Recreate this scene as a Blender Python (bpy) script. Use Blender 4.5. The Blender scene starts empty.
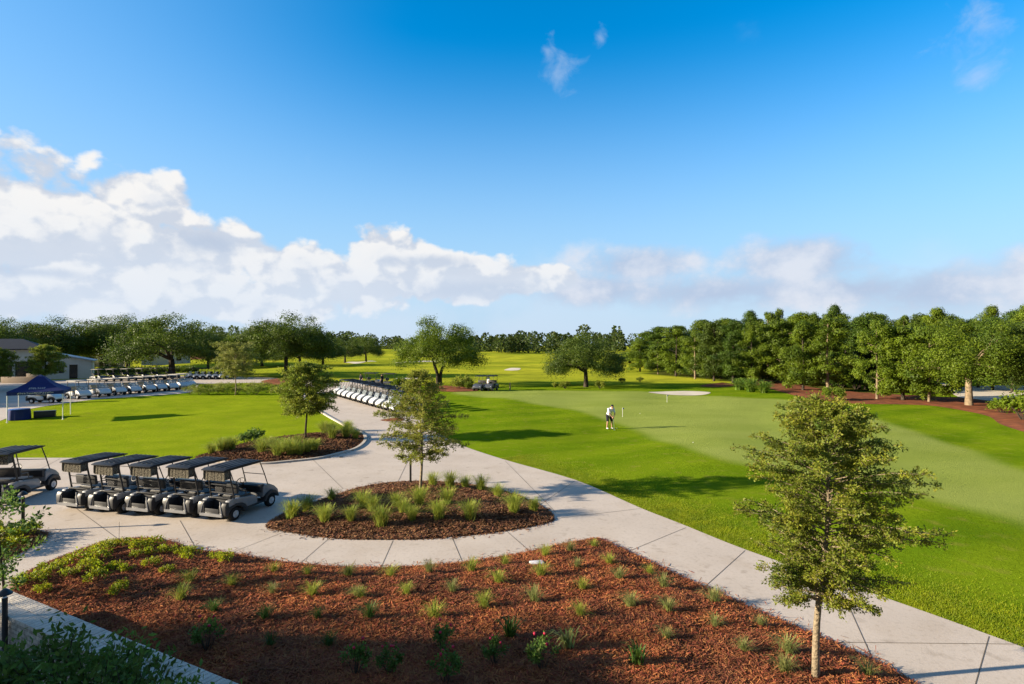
import bpy, bmesh, math, random
import numpy as np
from mathutils import Vector, Matrix
R = math.radians
rng = np.random.default_rng(7); random.seed(7)
S = bpy.context.scene
C = S.collection
F, H0, CAMZ = 555.0, 345.0, 5.5
SUN_EL, SUN_AZ = 16.5, 9.0            # light travels towards +X, turned 9 deg to +Y

def gp(px, py, z=0.0):                 # measured point of the photo -> place on the ground
    Y = F * (CAMZ - z) / (py - H0)
    return ((px - 512) / F * Y, Y)

# ------------------------------------------------------------ tagging
def tag(o, label=None, cat=None, group=None, kind=None):
    if label: o['label'] = label
    if cat: o['category'] = cat
    if group: o['group'] = group
    if kind: o['kind'] = kind
    return o
def empty(name, loc=(0, 0, 0), rz=0, label=None, cat=None, group=None, sc=1):
    o = bpy.data.objects.new(name, None); C.objects.link(o)
    o.location = loc; o.rotation_euler = (0, 0, rz); o.empty_display_size = .2
    o.scale = (sc,) * 3 if not isinstance(sc, tuple) else sc
    return tag(o, label, cat, group)
def copy_tree(o, parent=None):
    c = o.copy(); C.objects.link(c); c.parent = parent
    for ch in list(o.children): copy_tree(ch, c)
    return c
ORD = ['', 'first', 'second', 'third', 'fourth', 'fifth', 'sixth', 'seventh', 'eighth', 'ninth', 'tenth', 'eleventh', 'twelfth',
       'thirteenth', 'fourteenth', 'fifteenth', 'sixteenth', 'seventeenth', 'eighteenth', 'nineteenth', 'twentieth']
TENS = {2: 'twenty', 3: 'thirty', 4: 'forty', 5: 'fifty', 6: 'sixty', 7: 'seventy', 8: 'eighty'}
def nth(i):
    if i <= 20: return ORD[i]
    t, u = divmod(i, 10)
    return (TENS[t] + '-' + ORD[u]) if u else TENS[t][:-1] + 'ieth'

# ------------------------------------------------------------ materials
def mat(name, col, rough=.7, spec=.3, metal=0, noise=None, bump=None, col2=None, trans=None, var=None, coat=0):
    """noise=(scale, amount) mixes col towards col2; bump=(scale, strength)"""
    m = bpy.data.materials.new(name); m.use_nodes = True
    nt = m.node_tree; N = nt.nodes; L = nt.links
    b = N['Principled BSDF']; b.inputs['Roughness'].default_value = rough
    b.inputs['Specular IOR Level'].default_value = spec; b.inputs['Metallic'].default_value = metal
    if coat: b.inputs['Coat Weight'].default_value = coat; b.inputs['Coat Roughness'].default_value = .1
    b.inputs['Base Color'].default_value = (*col, 1)
    tc = N.new('ShaderNodeTexCoord')
    src = None
    if noise:
        n = N.new('ShaderNodeTexNoise'); n.inputs['Scale'].default_value = noise[0]; n.inputs['Detail'].default_value = 6
        L.new(tc.outputs['Object'], n.inputs['Vector'])
        r = N.new('ShaderNodeMapRange'); r.inputs[1].default_value = .5 - noise[1]; r.inputs[2].default_value = .5 + noise[1]
        L.new(n.outputs['Fac'], r.inputs[0])
        mx = N.new('ShaderNodeMix'); mx.data_type = 'RGBA'
        mx.inputs[6].default_value = (*col, 1); mx.inputs[7].default_value = (*(col2 or tuple(c * .6 for c in col)), 1)
        L.new(r.outputs[0], mx.inputs[0]); src = mx.outputs[2]
    if var:                                   # per-object and per-island variation of hue / value
        oi = N.new('ShaderNodeObjectInfo'); hs = N.new('ShaderNodeHueSaturation')
        ge = N.new('ShaderNodeNewGeometry')
        a = N.new('ShaderNodeMath'); a.operation = 'ADD'; L.new(oi.outputs['Random'], a.inputs[0]); L.new(ge.outputs['Random Per Island'], a.inputs[1])
        v = N.new('ShaderNodeMapRange'); v.inputs[2].default_value = 2; v.inputs[3].default_value = 1 - var[1]; v.inputs[4].default_value = 1 + var[1]
        L.new(a.outputs[0], v.inputs[0]); L.new(v.outputs[0], hs.inputs['Value'])
        h = N.new('ShaderNodeMapRange'); h.inputs[3].default_value = .5 - var[0]; h.inputs[4].default_value = .5 + var[0]
        L.new(ge.outputs['Random Per Island'], h.inputs[0]); L.new(h.outputs[0], hs.inputs['Hue'])
        if src: L.new(src, hs.inputs['Color'])
        else: hs.inputs['Color'].default_value = (*col, 1)
        src = hs.outputs[0]
    if src: L.new(src, b.inputs['Base Color'])
    if bump:
        n = N.new('ShaderNodeTexNoise'); n.inputs['Scale'].default_value = bump[0]; n.inputs['Detail'].default_value = 5
        L.new(tc.outputs['Object'], n.inputs['Vector'])
        bp = N.new('ShaderNodeBump'); bp.inputs['Strength'].default_value = bump[1]; bp.inputs['Distance'].default_value = .03
        L.new(n.outputs['Fac'], bp.inputs['Height']); L.new(bp.outputs[0], b.inputs['Normal'])
    if trans:
        t = N.new('ShaderNodeBsdfTranslucent'); ms = N.new('ShaderNodeMixShader'); ms.inputs[0].default_value = trans
        if src: L.new(src, t.inputs['Color'])
        else: t.inputs['Color'].default_value = (*col, 1)
        L.new(b.outputs[0], ms.inputs[1]); L.new(t.outputs[0], ms.inputs[2])
        L.new(ms.outputs[0], N['Material Output'].inputs['Surface'])
    return m

M = {}
M['cart_white'] = mat('cart_white_paint', (.58, .59, .60), .35, .5, coat=.3, noise=(3, .3), col2=(.52, .54, .56))
M['cart_silver'] = mat('cart_silver_paint', (.24, .245, .255), .35, .5, metal=.1, coat=.3, noise=(4, .3), col2=(.17, .17, .18))
M['black_plastic'] = mat('black_plastic', (.018, .019, .022), .45, .4, noise=(9, .3), col2=(.03, .03, .033))
M['cart_shaded'] = mat('shade_darkened_cart_paint', (.06, .07, .09), .35, .5, coat=.3, noise=(4, .3), col2=(.045, .05, .065))  # paint darkened to stand in for tree shade on the carts
M['roof_dark'] = mat('dark_roof_plastic', (.009, .010, .014), .55, .3, noise=(6, .4), col2=(.016, .018, .023))
M['roof_pale'] = mat('pale_roof_plastic', (.24, .23, .21), .6, .3, noise=(6, .4), col2=(.18, .175, .16))
M['seat'] = mat('black_vinyl', (.025, .025, .027), .5, .4, bump=(60, .2))
M['seat_tan'] = mat('tan_vinyl', (.40, .33, .22), .55, .4, bump=(60, .2))
M['tyre'] = mat('tyre_rubber', (.015, .015, .015), .85, .2, bump=(80, .3))
M['rim'] = mat('rim_metal', (.55, .56, .58), .35, .5, metal=.6)
M['canvas'] = mat('tan_mesh_canvas', (.16, .145, .11), .9, .1, noise=(28, .12), col2=(.035, .03, .025), bump=(50, .6))
M['lamp_glass'] = mat('headlight_glass', (.75, .78, .8), .1, .6)
M['black_metal'] = mat('black_powder_coat', (.012, .012, .013), .4, .5, noise=(12, .3), col2=(.02, .02, .02))
M['bark'] = mat('pale_bark', (.30, .24, .16), .9, .1, noise=(18, .2), col2=(.14, .11, .075), bump=(30, 1))
M['dark_bark'] = mat('dark_bark', (.075, .06, .045), .95, .1, noise=(4, .2), col2=(.03, .025, .02), bump=(8, 1))
M['pale_bark'] = mat('pale_oak_bark', (.26, .20, .13), .95, .1, noise=(4, .2), col2=(.12, .09, .06), bump=(8, 1))  # paler and browner than the dark bark
def leafmat(n, col, col2, hue=.02, val=.35, sc=.9, tr=.42): return mat(n, col, .55, .25, noise=(sc, .16), col2=col2, trans=tr, var=(hue, val))
M['leaf_hero'] = leafmat('young_oak_leaf', (.245, .255, .025), (.08, .12, .015), .025, .30, 1.6)
M['leaf_yellow'] = leafmat('yellowing_leaf', (.36, .355, .05), (.17, .21, .025), .03, .4, 1.2)
M['leaf_mid'] = leafmat('lawn_tree_leaf', (.27, .30, .035), (.13, .18, .022), .02, .4, 1.2)
M['leaf_pale'] = leafmat('feathery_leaf', (.29, .30, .07), (.16, .19, .04), .02, .3, 1.0)
M['leaf_oak'] = leafmat('live_oak_leaf', (.105, .155, .015), (.042, .072, .010), .012, .18, .35)
M['leaf_bright'] = leafmat('broad_tree_leaf', (.155, .215, .011), (.062, .105, .009), .012, .18, .4)
M['leaf_pine'] = leafmat('pine_needle', (.085, .145, .012), (.034, .068, .009), .012, .18, .4)
M['leaf_far'] = leafmat('far_wood_leaf', (.08, .115, .024), (.045, .07, .016), .02, .3, .05)
M['leaf_shrub'] = leafmat('glossy_shrub_leaf', (.13, .21, .035), (.055, .11, .022), .02, .4, 3)
M['leaf_lime'] = leafmat('lime_shrub_leaf', (.34, .36, .012), (.14, .19, .012), .03, .35, 3)
M['blade'] = leafmat('grass_tuft_blade', (.36, .38, .06), (.19, .25, .03), .03, .35, 6)
M['palm'] = leafmat('palmetto_frond', (.17, .25, .03), (.08, .14, .02), .02, .3, 3)
M['blade_pale'] = leafmat('pale_tuft_blade', (.30, .29, .10), (.15, .20, .04), .03, .35, 6)
M['blade_dark'] = leafmat('dark_tuft_blade', (.07, .13, .02), (.035, .08, .015), .02, .3, 6)
M['blade_tan'] = leafmat('dry_tuft_blade', (.42, .31, .17), (.28, .20, .10), .02, .3, 6)
M['lawn_blade'] = leafmat('lawn_blade', (.27, .31, .010), (.17, .23, .008), .02, .3, 1.5)
M['rose'] = mat('rose_petal', (.50, .02, .06), .6, .3, noise=(30, .3), col2=(.3, .01, .04))
M['wall_white'] = mat('white_render', (.62, .62, .60), .8, .2, noise=(1.2, .3), col2=(.52, .52, .50))
M['roof_metal'] = mat('dark_metal_roof', (.022, .025, .035), .75, .2, noise=(2, .3), col2=(.035, .038, .048))
M['roof_grey'] = mat('pale_grey_metal_roof', (.32, .36, .40), .45, .5, noise=(2, .3), col2=(.27, .31, .35))
M['dark_glass_and_shade'] = mat('dark_opening', (.01, .012, .015), .15, .5)  # window and door panes, also the block painting the porch shade
M['beige'] = mat('beige_render', (.45, .36, .28), .85, .2, noise=(1.5, .3), col2=(.35, .28, .21))
M['navy'] = mat('navy_canopy_fabric', (.012, .022, .11), .75, .2, noise=(2, .3), col2=(.018, .03, .14), bump=(6, .3))
M['blue'] = mat('blue_tablecloth', (.02, .10, .35), .8, .2, noise=(3, .3), col2=(.015, .08, .28))
M['white_print'] = mat('white_print', (.7, .7, .72), .8, .2)
M['white_metal'] = mat('white_pole', (.7, .7, .7), .4, .5, metal=.2)
M['white_cover'] = mat('white_plastic_lid', (.62, .60, .62), .5, .4, noise=(9, .3), col2=(.5, .48, .5))
M['sand'] = mat('bunker_sand', (.58, .53, .45), .95, .1, noise=(.8, .25), col2=(.48, .42, .33), bump=(5, .4))
M['stake'] = mat('stake_wood', (.35, .25, .14), .9, .1, bump=(20, .4))
M['skin'] = mat('skin', (.42, .24, .16), .55, .4, noise=(20, .3), col2=(.36, .2, .13))
M['shirt_white'] = mat('white_shirt', (.7, .7, .75), .85, .2, bump=(14, .3))
M['shirt_tan'] = mat('tan_shirt', (.5, .38, .26), .85, .2, bump=(14, .3))
M['cloth_dark'] = mat('dark_cloth', (.015, .016, .025), .85, .2, bump=(14, .3))
M['cloth_grey'] = mat('pale_trousers', (.5, .5, .52), .85, .2, bump=(14, .3))
M['steel'] = mat('club_steel', (.5, .5, .52), .3, .5, metal=.9)
M['joint'] = mat('dark_joint', (.13, .11, .09), .95, .1)  # dark brown tone of the paving joint strips

# ------------------------------------------------------------ mesh builder
class MB:
    def __init__(s): s.v = []; s.f = []; s.n = 0
    def add(s, v, f):
        v = [tuple(map(float, p)) for p in v]
        s.v += v; s.f += [tuple(i + s.n for i in q) for q in f]; s.n += len(v); return s
    def box(s, c, d, rz=0, rx=0, taper=1):
        m = Matrix.Rotation(rz, 4, 'Z') @ Matrix.Rotation(rx, 4, 'X')
        vs = []
        for z in (-1, 1):
            k = taper if z > 0 else 1
            for x, y in ((-1, -1), (1, -1), (1, 1), (-1, 1)):
                vs.append(tuple(m @ Vector((x * d[0] / 2 * k, y * d[1] / 2 * k, z * d[2] / 2)) + Vector(c)))
        return s.add(vs, [(3, 2, 1, 0), (4, 5, 6, 7), (0, 1, 5, 4), (1, 2, 6, 5), (2, 3, 7, 6), (3, 0, 4, 7)])
    def prism(s, prof, x0, x1):           # profile in (y,z), extruded along x
        n = len(prof); vs = [(x0, y, z) for y, z in prof] + [(x1, y, z) for y, z in prof]
        return s.add(vs, [tuple(range(n))[::-1], tuple(range(n, 2 * n))] + [(i, (i + 1) % n, n + (i + 1) % n, n + i) for i in range(n)])
    def tube(s, pts, rad, k=8, cap=True):
        pts = [Vector(p) for p in pts]; rad = rad if hasattr(rad, '__len__') else [rad] * len(pts)
        vs = []; fs = []; up = Vector((.13, .21, 1)).normalized()
        t0 = (pts[1] - pts[0]).normalized(); a = t0.cross(up if abs(t0.dot(up)) < .95 else Vector((1, 0, 0))).normalized()
        for i, p in enumerate(pts):
            t = (pts[min(i + 1, len(pts) - 1)] - pts[max(i - 1, 0)]).normalized()
            a = (a - t * a.dot(t)).normalized(); b = t.cross(a)
            for j in range(k):
                w = 2 * math.pi * j / k; vs.append(tuple(p + (a * math.cos(w) + b * math.sin(w)) * rad[i]))
        for i in range(len(pts) - 1):
            for j in range(k):
                fs.append((i * k + j, i * k + (j + 1) % k, (i + 1) * k + (j + 1) % k, (i + 1) * k + j))
        if cap: fs += [tuple(range(k))[::-1], tuple(range((len(pts) - 1) * k, len(pts) * k))]
        return s.add(vs, fs)
    def lathe(s, c, prof, k=20, axis='z', tilt=None):
        vs = []; fs = []
        for r, h in prof:
            for j in range(k):
                w = 2 * math.pi * j / k; p = Vector((r * math.cos(w), r * math.sin(w), h))
                if axis == 'x': p = Vector((p.z, p.x, p.y))
                if tilt: p = Matrix.Rotation(tilt, 3, 'X') @ p
                vs.append(tuple(p + Vector(c)))
        for i in range(len(prof) - 1):
            for j in range(k): fs.append((i * k + j, i * k + (j + 1) % k, (i + 1) * k + (j + 1) % k, (i + 1) * k + j))
        fs += [tuple(range(k))[::-1], tuple(range((len(prof) - 1) * k, len(prof) * k))]
        return s.add(vs, fs)
    def ball(s, c, r, k=12, sc=(1, 1, 1)):
        n = k // 2; prof = [(max(.001, math.sin(math.pi * i / n)) * r, -math.cos(math.pi * i / n) * r) for i in range(n + 1)]
        i0 = s.n; s.lathe((0, 0, 0), prof, k)
        for i in range(i0, s.n): v = s.v[i]; s.v[i] = (v[0] * sc[0] + c[0], v[1] * sc[1] + c[1], v[2] * sc[2] + c[2])
        return s
    def build(s, name, m, parent=None, bevel=0, smooth=False):
        me = bpy.data.meshes.new(name); bm = bmesh.new()
        bv = [bm.verts.new(v) for v in s.v]
        for f in s.f:
            try: bm.faces.new([bv[i] for i in f])
            except ValueError: pass
        bmesh.ops.recalc_face_normals(bm, faces=bm.faces)
        if bevel:
            ed = [e for e in bm.edges if len(e.link_faces) == 2 and e.calc_face_angle(0) > .5]
            bmesh.ops.bevel(bm, geom=ed, offset=bevel, segments=2, profile=.6, affect='EDGES', clamp_overlap=True)
        if smooth or bevel:
            for f in bm.faces: f.smooth = True
            if bevel or smooth == 'auto':
                for e in bm.edges:
                    if len(e.link_faces) == 2 and e.calc_face_angle(0) > .7: e.smooth = False
        bm.to_mesh(me); bm.free(); me.materials.append(m)
        o = bpy.data.objects.new(name, me); C.objects.link(o); o.parent = parent
        return o

def fastmesh(name, V, Fq, m, parent=None, smooth=False, k=4):
    """V (n,3), Fq (m,k)"""
    me = bpy.data.meshes.new(name); V = np.ascontiguousarray(V, dtype=np.float32); Fq = np.ascontiguousarray(Fq, dtype=np.int32)
    me.vertices.add(len(V)); me.vertices.foreach_set('co', V.ravel())
    me.loops.add(Fq.size); me.loops.foreach_set('vertex_index', Fq.ravel())
    me.polygons.add(len(Fq)); me.polygons.foreach_set('loop_start', np.arange(0, Fq.size, k, dtype=np.int32))
    me.update(calc_edges=True); me.validate()
    me.polygons.foreach_set('use_smooth', np.full(len(me.polygons), smooth)); me.materials.append(m)
    o = bpy.data.objects.new(name, me); C.objects.link(o); o.parent = parent
    return o

# ------------------------------------------------------------ polygons on the ground
def catmull(pts, n=6, closed=True):
    P = np.array(pts, float); out = []; N = len(P)
    for i in range(N if closed else N - 1):
        p0, p1, p2, p3 = (P[(i - 1) % N], P[i], P[(i + 1) % N], P[(i + 2) % N])
        if not closed: p0 = P[max(i - 1, 0)]; p3 = P[min(i + 2, N - 1)]
        # centripetal-ish: limit tangents
        d = np.linalg.norm(p2 - p1)
        m1 = (p2 - p0) * .5; m2 = (p3 - p1) * .5
        for m_ in (m1, m2):
            l = np.linalg.norm(m_)
            if l > d: m_ *= d / l
        for t in np.linspace(0, 1, n, endpoint=False):
            h1 = 2*t**3-3*t**2+1; h2 = -2*t**3+3*t**2; h3 = t**3-2*t**2+t; h4 = t**3-t**2
            out.append(h1 * p1 + h2 * p2 + h3 * m1 + h4 * m2)
    return np.array(out)
def sdist(P, poly):                      # signed distance, positive inside
    P = np.asarray(P, float); A = poly; B = np.roll(poly, -1, 0)
    D = np.full(len(P), 1e9); ins = np.zeros(len(P), bool); near = np.zeros_like(P)
    for a, b in zip(A, B):
        ab = b - a; t = np.clip(((P - a) @ ab) / max(ab @ ab, 1e-12), 0, 1)
        q = a + t[:, None] * ab; d = np.linalg.norm(P - q, axis=1)
        m_ = d < D; D[m_] = d[m_]; near[m_] = q[m_]
        c = ((a[1] > P[:, 1]) != (b[1] > P[:, 1]))
        if a[1] != b[1]:
            xi = (b[0] - a[0]) * (P[:, 1] - a[1]) / (b[1] - a[1]) + a[0]; ins ^= c & (P[:, 0] < xi)
    return np.where(ins, D, -D), near
def pxpoly(pts, n=5): return catmull([gp(*p) for p in pts], n)
def sheet(name, poly, z, m, th=.0, kind='structure', label=None):
    bm = bmesh.new(); vs = [bm.verts.new((p[0], p[1], z)) for p in poly]
    f = bm.faces.new(vs); f.normal_update()
    if f.normal.z < 0: f.normal_flip()
    bmesh.ops.triangulate(bm, faces=[f])
    me = bpy.data.meshes.new(name); bm.to_mesh(me); bm.free(); me.materials.append(m)
    o = bpy.data.objects.new(name, me); C.objects.link(o); tag(o, label, kind=kind); return o
def sstep(a, b, x): t = np.clip((x - a) / (b - a), 0, 1); return t * t * (3 - 2 * t)
def vnoise(x, y, s, seed=0):             # cheap smooth noise
    r = np.random.default_rng(seed); o = np.zeros_like(np.asarray(x, float))
    for k in range(7):
        a = r.uniform(0, 2 * math.pi); f = r.uniform(.6, 1.7) / s; p = r.uniform(0, 6.28)
        o += np.sin((x * math.cos(a) + y * math.sin(a)) * f * 2 * math.pi + p)
    return o / 7
def grid_bed(name, poly, res, z0, hfun, m, kind='structure'):
    lo = poly.min(0) - res; hi = poly.max(0) + res
    xs = np.arange(lo[0], hi[0] + res, res); ys = np.arange(lo[1], hi[1] + res, res)
    X, Y = np.meshgrid(xs, ys); P = np.stack([X.ravel(), Y.ravel()], 1)
    d, near = sdist(P, poly); ins = d > 0
    Q = np.where(ins[:, None], P, near); dd = np.maximum(d, 0)
    Z = z0 + hfun(Q[:, 0], Q[:, 1], dd)
    nx, ny = len(xs), len(ys); I = np.arange(nx * ny).reshape(ny, nx)
    fs = np.stack([I[:-1, :-1].ravel(), I[:-1, 1:].ravel(), I[1:, 1:].ravel(), I[1:, :-1].ravel()], 1)
    fs = fs[ins[fs].any(1)]
    V = np.column_stack([Q, Z]); used = np.unique(fs); rm = np.full(len(V), -1); rm[used] = np.arange(len(used))
    o = fastmesh(name, V[used], rm[fs], m, smooth=True); tag(o, kind=kind); return o

# key outlines, measured
PUTT = pxpoly([(452, 392), (560, 391.3), (650, 392.5), (720, 396), (800, 402), (868, 417), (930, 436), (1024, 470), (1200, 540), (1200, 600), (1024, 530),
               (930, 505), (868, 484), (790, 474), (715, 462), (650, 436), (580, 412), (510, 401)])
RLAWN = pxpoly([(430, 392), (560, 388), (720, 391), (851, 401), (1000, 424), (1100, 450), (1500, 560), (1500, 800), (1024, 648), (902, 604), (747, 550.5), (680, 523.7), (640, 508), (575, 480), (500, 458.5), (456, 443), (425, 424)])
LLAWN = pxpoly([(-60, 432), (30, 409), (90, 400), (190, 396), (300, 396), (308, 404), (346, 427), (362, 434), (300, 440), (200, 455), (60, 458), (-80, 458)])
BED = np.array([gp(*p) for p in catmull([(14, 590), (28, 573), (70, 555), (105, 544), (140, 539), (165, 542), (197, 551.6), (228, 554.5), (267, 561.5), (302, 565.7), (351, 569), (393, 569), (445, 565.7), (481, 561.5),
       (523, 554.5), (565, 545), (598, 539.3)], 6, closed=False)] + [gp(*p) for p in [(598.5, 539.5), (622, 550.5), (646, 562), (673, 574.5), (700, 586.8), (732, 601), (764, 616), (821, 639.6), (875, 663), (912, 684), (960, 720), (960, 900), (300, 900)]] + [(-3.0, 7.4)])
ISL = pxpoly([(267, 526), (290, 512), (330, 498), (362, 488), (400, 482.5), (450, 483), (500, 491), (535, 504), (554, 519), (530, 527), (480, 534.5), (410, 540), (340, 539), (295, 533)])
LBED = pxpoly([(196, 458), (222, 462.3), (262, 464), (287, 462), (317, 458.7), (336, 454.5), (356, 448.6), (364.6, 441), (361.6, 434), (350, 430), (330, 432), (300, 435), (262, 440), (225, 449)])
CBED = pxpoly([(-120, 510), (-40, 524), (10, 529), (35, 531), (47, 534.5), (44, 541), (25, 551), (-5, 566), (-60, 600), (-160, 600)])

def hgt(x, y):
    """ground height: flat round the paving, gently rolling lawns, mounds far out"""
    x = np.asarray(x, float); y = np.asarray(y, float)
    P = np.stack([x.ravel(), y.ravel()], 1)
    far = sstep(92, 150, y) * (1.1 * vnoise(x, y, 70, 3) + .5 * vnoise(x, y, 28, 4) + .25)
    far = far + sstep(150, 420, y) * 1.3
    z = far
    d = np.full(len(P), -1.0); near = (np.abs(P[:, 0]) < 90) & (P[:, 1] < 110) & (P[:, 1] > 0)
    if near.any():
        d1, _ = sdist(P[near], RLAWN); d2, _ = sdist(P[near], LLAWN)
        d[near] = np.maximum(d1, d2)
    mk = sstep(.3, 5, d).reshape(x.shape)
    z = z + mk * (.24 * vnoise(x, y, 15, 5) + .05 * vnoise(x, y, 6, 9) + .05)
    return z
def hz(x, y): return float(hgt(np.array([x]), np.array([y]))[0])

# ------------------------------------------------------------ ground
def make_ground():
    rings = np.concatenate([[0.5], np.geomspace(2, 3500, 330)]); na = 460
    ang = np.concatenate([np.linspace(-1.0, 1.0, 380, endpoint=False), np.linspace(1.0, 2 * math.pi - 1.0, 80, endpoint=False)])
    RR, AA = np.meshgrid(rings, ang, indexing='ij')
    X = RR * np.sin(AA); Y = RR * np.cos(AA); Z = hgt(X, Y) - .004
    V = np.column_stack([X.ravel(), Y.ravel(), Z.ravel()]); n = len(rings)
    I = np.arange(n * na).reshape(n, na); J = np.roll(I, -1, 1)
    fs = np.stack([I[:-1].ravel(), J[:-1].ravel(), J[1:].ravel(), I[1:].ravel()], 1)
    fs = np.vstack([fs, [[I[0, 0], I[0, 115], I[0, 230], I[0, 345]]]]) if False else fs
    m = bpy.data.materials.new('lawn_grass'); m.use_nodes = True; nt = m.node_tree; N = nt.nodes; L = nt.links
    b = N['Principled BSDF']; b.inputs['Roughness'].default_value = .9; b.inputs['Specular IOR Level'].default_value = .0
    tc = N.new('ShaderNodeTexCoord')
    def noise(s, det=5, st=None):
        q = N.new('ShaderNodeTexNoise'); q.inputs['Scale'].default_value = s; q.inputs['Detail'].default_value = det
        if st:
            mp = N.new('ShaderNodeMapping'); mp.inputs['Rotation'].default_value = (0, 0, R(st[3]) if len(st) > 3 else 0)
            mp.inputs['Scale'].default_value = st[:3]
            L.new(tc.outputs['Object'], mp.inputs[0]); L.new(mp.outputs[0], q.inputs['Vector'])
        else: L.new(tc.outputs['Object'], q.inputs['Vector'])
        return q.outputs['Fac']
    def rng_(src, a, b2, c=0, d=1):
        q = N.new('ShaderNodeMapRange'); q.inputs[1].default_value = a; q.inputs[2].default_value = b2; q.inputs[3].default_value = c; q.inputs[4].default_value = d
        L.new(src, q.inputs[0]); return q.outputs[0]
    def mix(f, a, b2, mode='MIX'):
        q = N.new('ShaderNodeMix'); q.data_type = 'RGBA'; q.blend_type = mode
        if isinstance(f, float): q.inputs[0].default_value = f
        else: L.new(f, q.inputs[0])
        for s_, v in ((6, a), (7, b2)):
            if isinstance(v, tuple): q.inputs[s_].default_value = (*v, 1)
            else: L.new(v, q.inputs[s_])
        return q.outputs[2]
    def attr(nm): q = N.new('ShaderNodeAttribute'); q.attribute_name = nm; return q.outputs['Fac']
    lawn = mix(rng_(noise(.35, 6), .35, .65), (.165, .25, .009), (.085, .16, .007))
    lawn = mix(rng_(noise(9, 4), .35, .68), lawn, (.10, .16, .005))
    leftl = mix(rng_(noise(.5, 6), .35, .65), (.25, .305, .014), (.185, .25, .010))
    leftl = mix(rng_(noise(10, 4), .45, .75), leftl, (.14, .21, .006))
    wv = N.new('ShaderNodeTexWave'); wv.inputs['Scale'].default_value = .075; wv.inputs['Distortion'].default_value = .6; wv.inputs['Detail'].default_value = 2; wv.inputs['Detail Scale'].default_value = .4
    wm = N.new('ShaderNodeMapping'); wm.inputs['Rotation'].default_value = (0, 0, R(62)); L.new(tc.outputs['Object'], wm.inputs[0]); L.new(wm.outputs[0], wv.inputs['Vector'])
    lawn = mix(rng_(wv.outputs['Fac'], .25, .75, 0, .30), lawn, (.21, .27, .012))
    lawn = mix(attr('left'), lawn, leftl)
    lawn = mix(rng_(noise(1.6, 6), .56, .74, 0, .45), lawn, (.24, .22, .04))
    green = mix(rng_(noise(.12, 5, (1, 2.2, 1, 20)), .38, .62), (.25, .31, .065), (.195, .26, .042))
    green = mix(rng_(wv.outputs['Fac'], .25, .75, 0, .16), green, (.22, .26, .05))
    green = mix(rng_(noise(30, 3), .3, .8), green, (.25, .28, .07))
    far = mix(rng_(noise(.02, 6, (1, 3, 1, 10)), .4, .6), (.36, .365, .028), (.24, .28, .020))
    far = mix(rng_(noise(.15, 4), .45, .7), far, (.21, .23, .02))
    col = mix(attr('far'), lawn, far); col = mix(attr('green'), col, green)
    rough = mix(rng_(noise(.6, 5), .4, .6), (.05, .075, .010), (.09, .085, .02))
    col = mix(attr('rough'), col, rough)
    L.new(col, b.inputs['Base Color'])
    bp = N.new('ShaderNodeBump'); bp.inputs['Strength'].default_value = .55; bp.inputs['Distance'].default_value = .05
    hs = N.new('ShaderNodeMath'); hs.operation = 'ADD'; L.new(noise(14, 4), hs.inputs[0]); L.new(noise(60, 2), hs.inputs[1])
    L.new(hs.outputs[0], bp.inputs['Height']); L.new(bp.outputs[0], b.inputs['Normal'])
    o = fastmesh('ground', V, fs, m, smooth=True); tag(o, kind='structure')
    P = V[:, :2]; me = o.data
    g = np.zeros(len(P)); l = np.zeros(len(P)); nr = (np.abs(P[:, 0]) < 110) & (P[:, 1] < 120) & (P[:, 1] > 0)
    d, _ = sdist(P[nr], PUTT); g[nr] = sstep(-.5, .7, d + .8 * vnoise(P[nr, 0], P[nr, 1], 9, 11)) * (1 - .15 * sstep(.2, .6, vnoise(P[nr, 0], P[nr, 1], 16, 12))); d, _ = sdist(P[nr], LLAWN); l[nr] = sstep(-.5, .3, d)
    fr = sstep(70, 85, P[:, 1]) * (1 - .0)
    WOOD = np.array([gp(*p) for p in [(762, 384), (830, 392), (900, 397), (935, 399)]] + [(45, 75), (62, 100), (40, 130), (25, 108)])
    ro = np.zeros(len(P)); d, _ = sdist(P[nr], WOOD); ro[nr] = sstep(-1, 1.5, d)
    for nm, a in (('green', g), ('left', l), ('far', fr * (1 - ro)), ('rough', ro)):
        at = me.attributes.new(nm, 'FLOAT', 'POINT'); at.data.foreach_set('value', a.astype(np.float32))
    return o
make_ground()

# ------------------------------------------------------------ paving
def concrete(name, c1, c2, blotch=True):
    m = mat(name, c1, .85, .15, noise=(.5, .22), col2=c2, bump=(40, .15))
    nt = m.node_tree; N = nt.nodes; L = nt.links; b = N['Principled BSDF']; src = b.inputs['Base Color'].links[0].from_socket
    tc = N.new('ShaderNodeTexCoord')
    for sc, lo, hi, v in ((.9, .50, .75, .93), (2.2, .60, .72, .78), (45, .60, .8, .72), (11, .52, .8, .82)):
        n = N.new('ShaderNodeTexNoise'); n.inputs['Scale'].default_value = sc; n.inputs['Detail'].default_value = 7; L.new(tc.outputs['Object'], n.inputs['Vector'])
        r = N.new('ShaderNodeMapRange'); r.inputs[1].default_value = lo; r.inputs[2].default_value = hi; L.new(n.outputs['Fac'], r.inputs[0])
        x = N.new('ShaderNodeMix'); x.data_type = 'RGBA'; x.blend_type = 'MULTIPLY'; x.inputs[7].default_value = (v, v * .98, v * .95, 1)
        L.new(r.outputs[0], x.inputs[0]); L.new(src, x.inputs[6]); src = x.outputs[2]
    L.new(src, b.inputs['Base Color']); return m
M['concrete'] = concrete('broom_finished_concrete', (.52, .455, .40), (.45, .39, .34))
M['curb'] = concrete('pale_curb_concrete', (.50, .45, .40), (.42, .38, .33))
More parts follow.
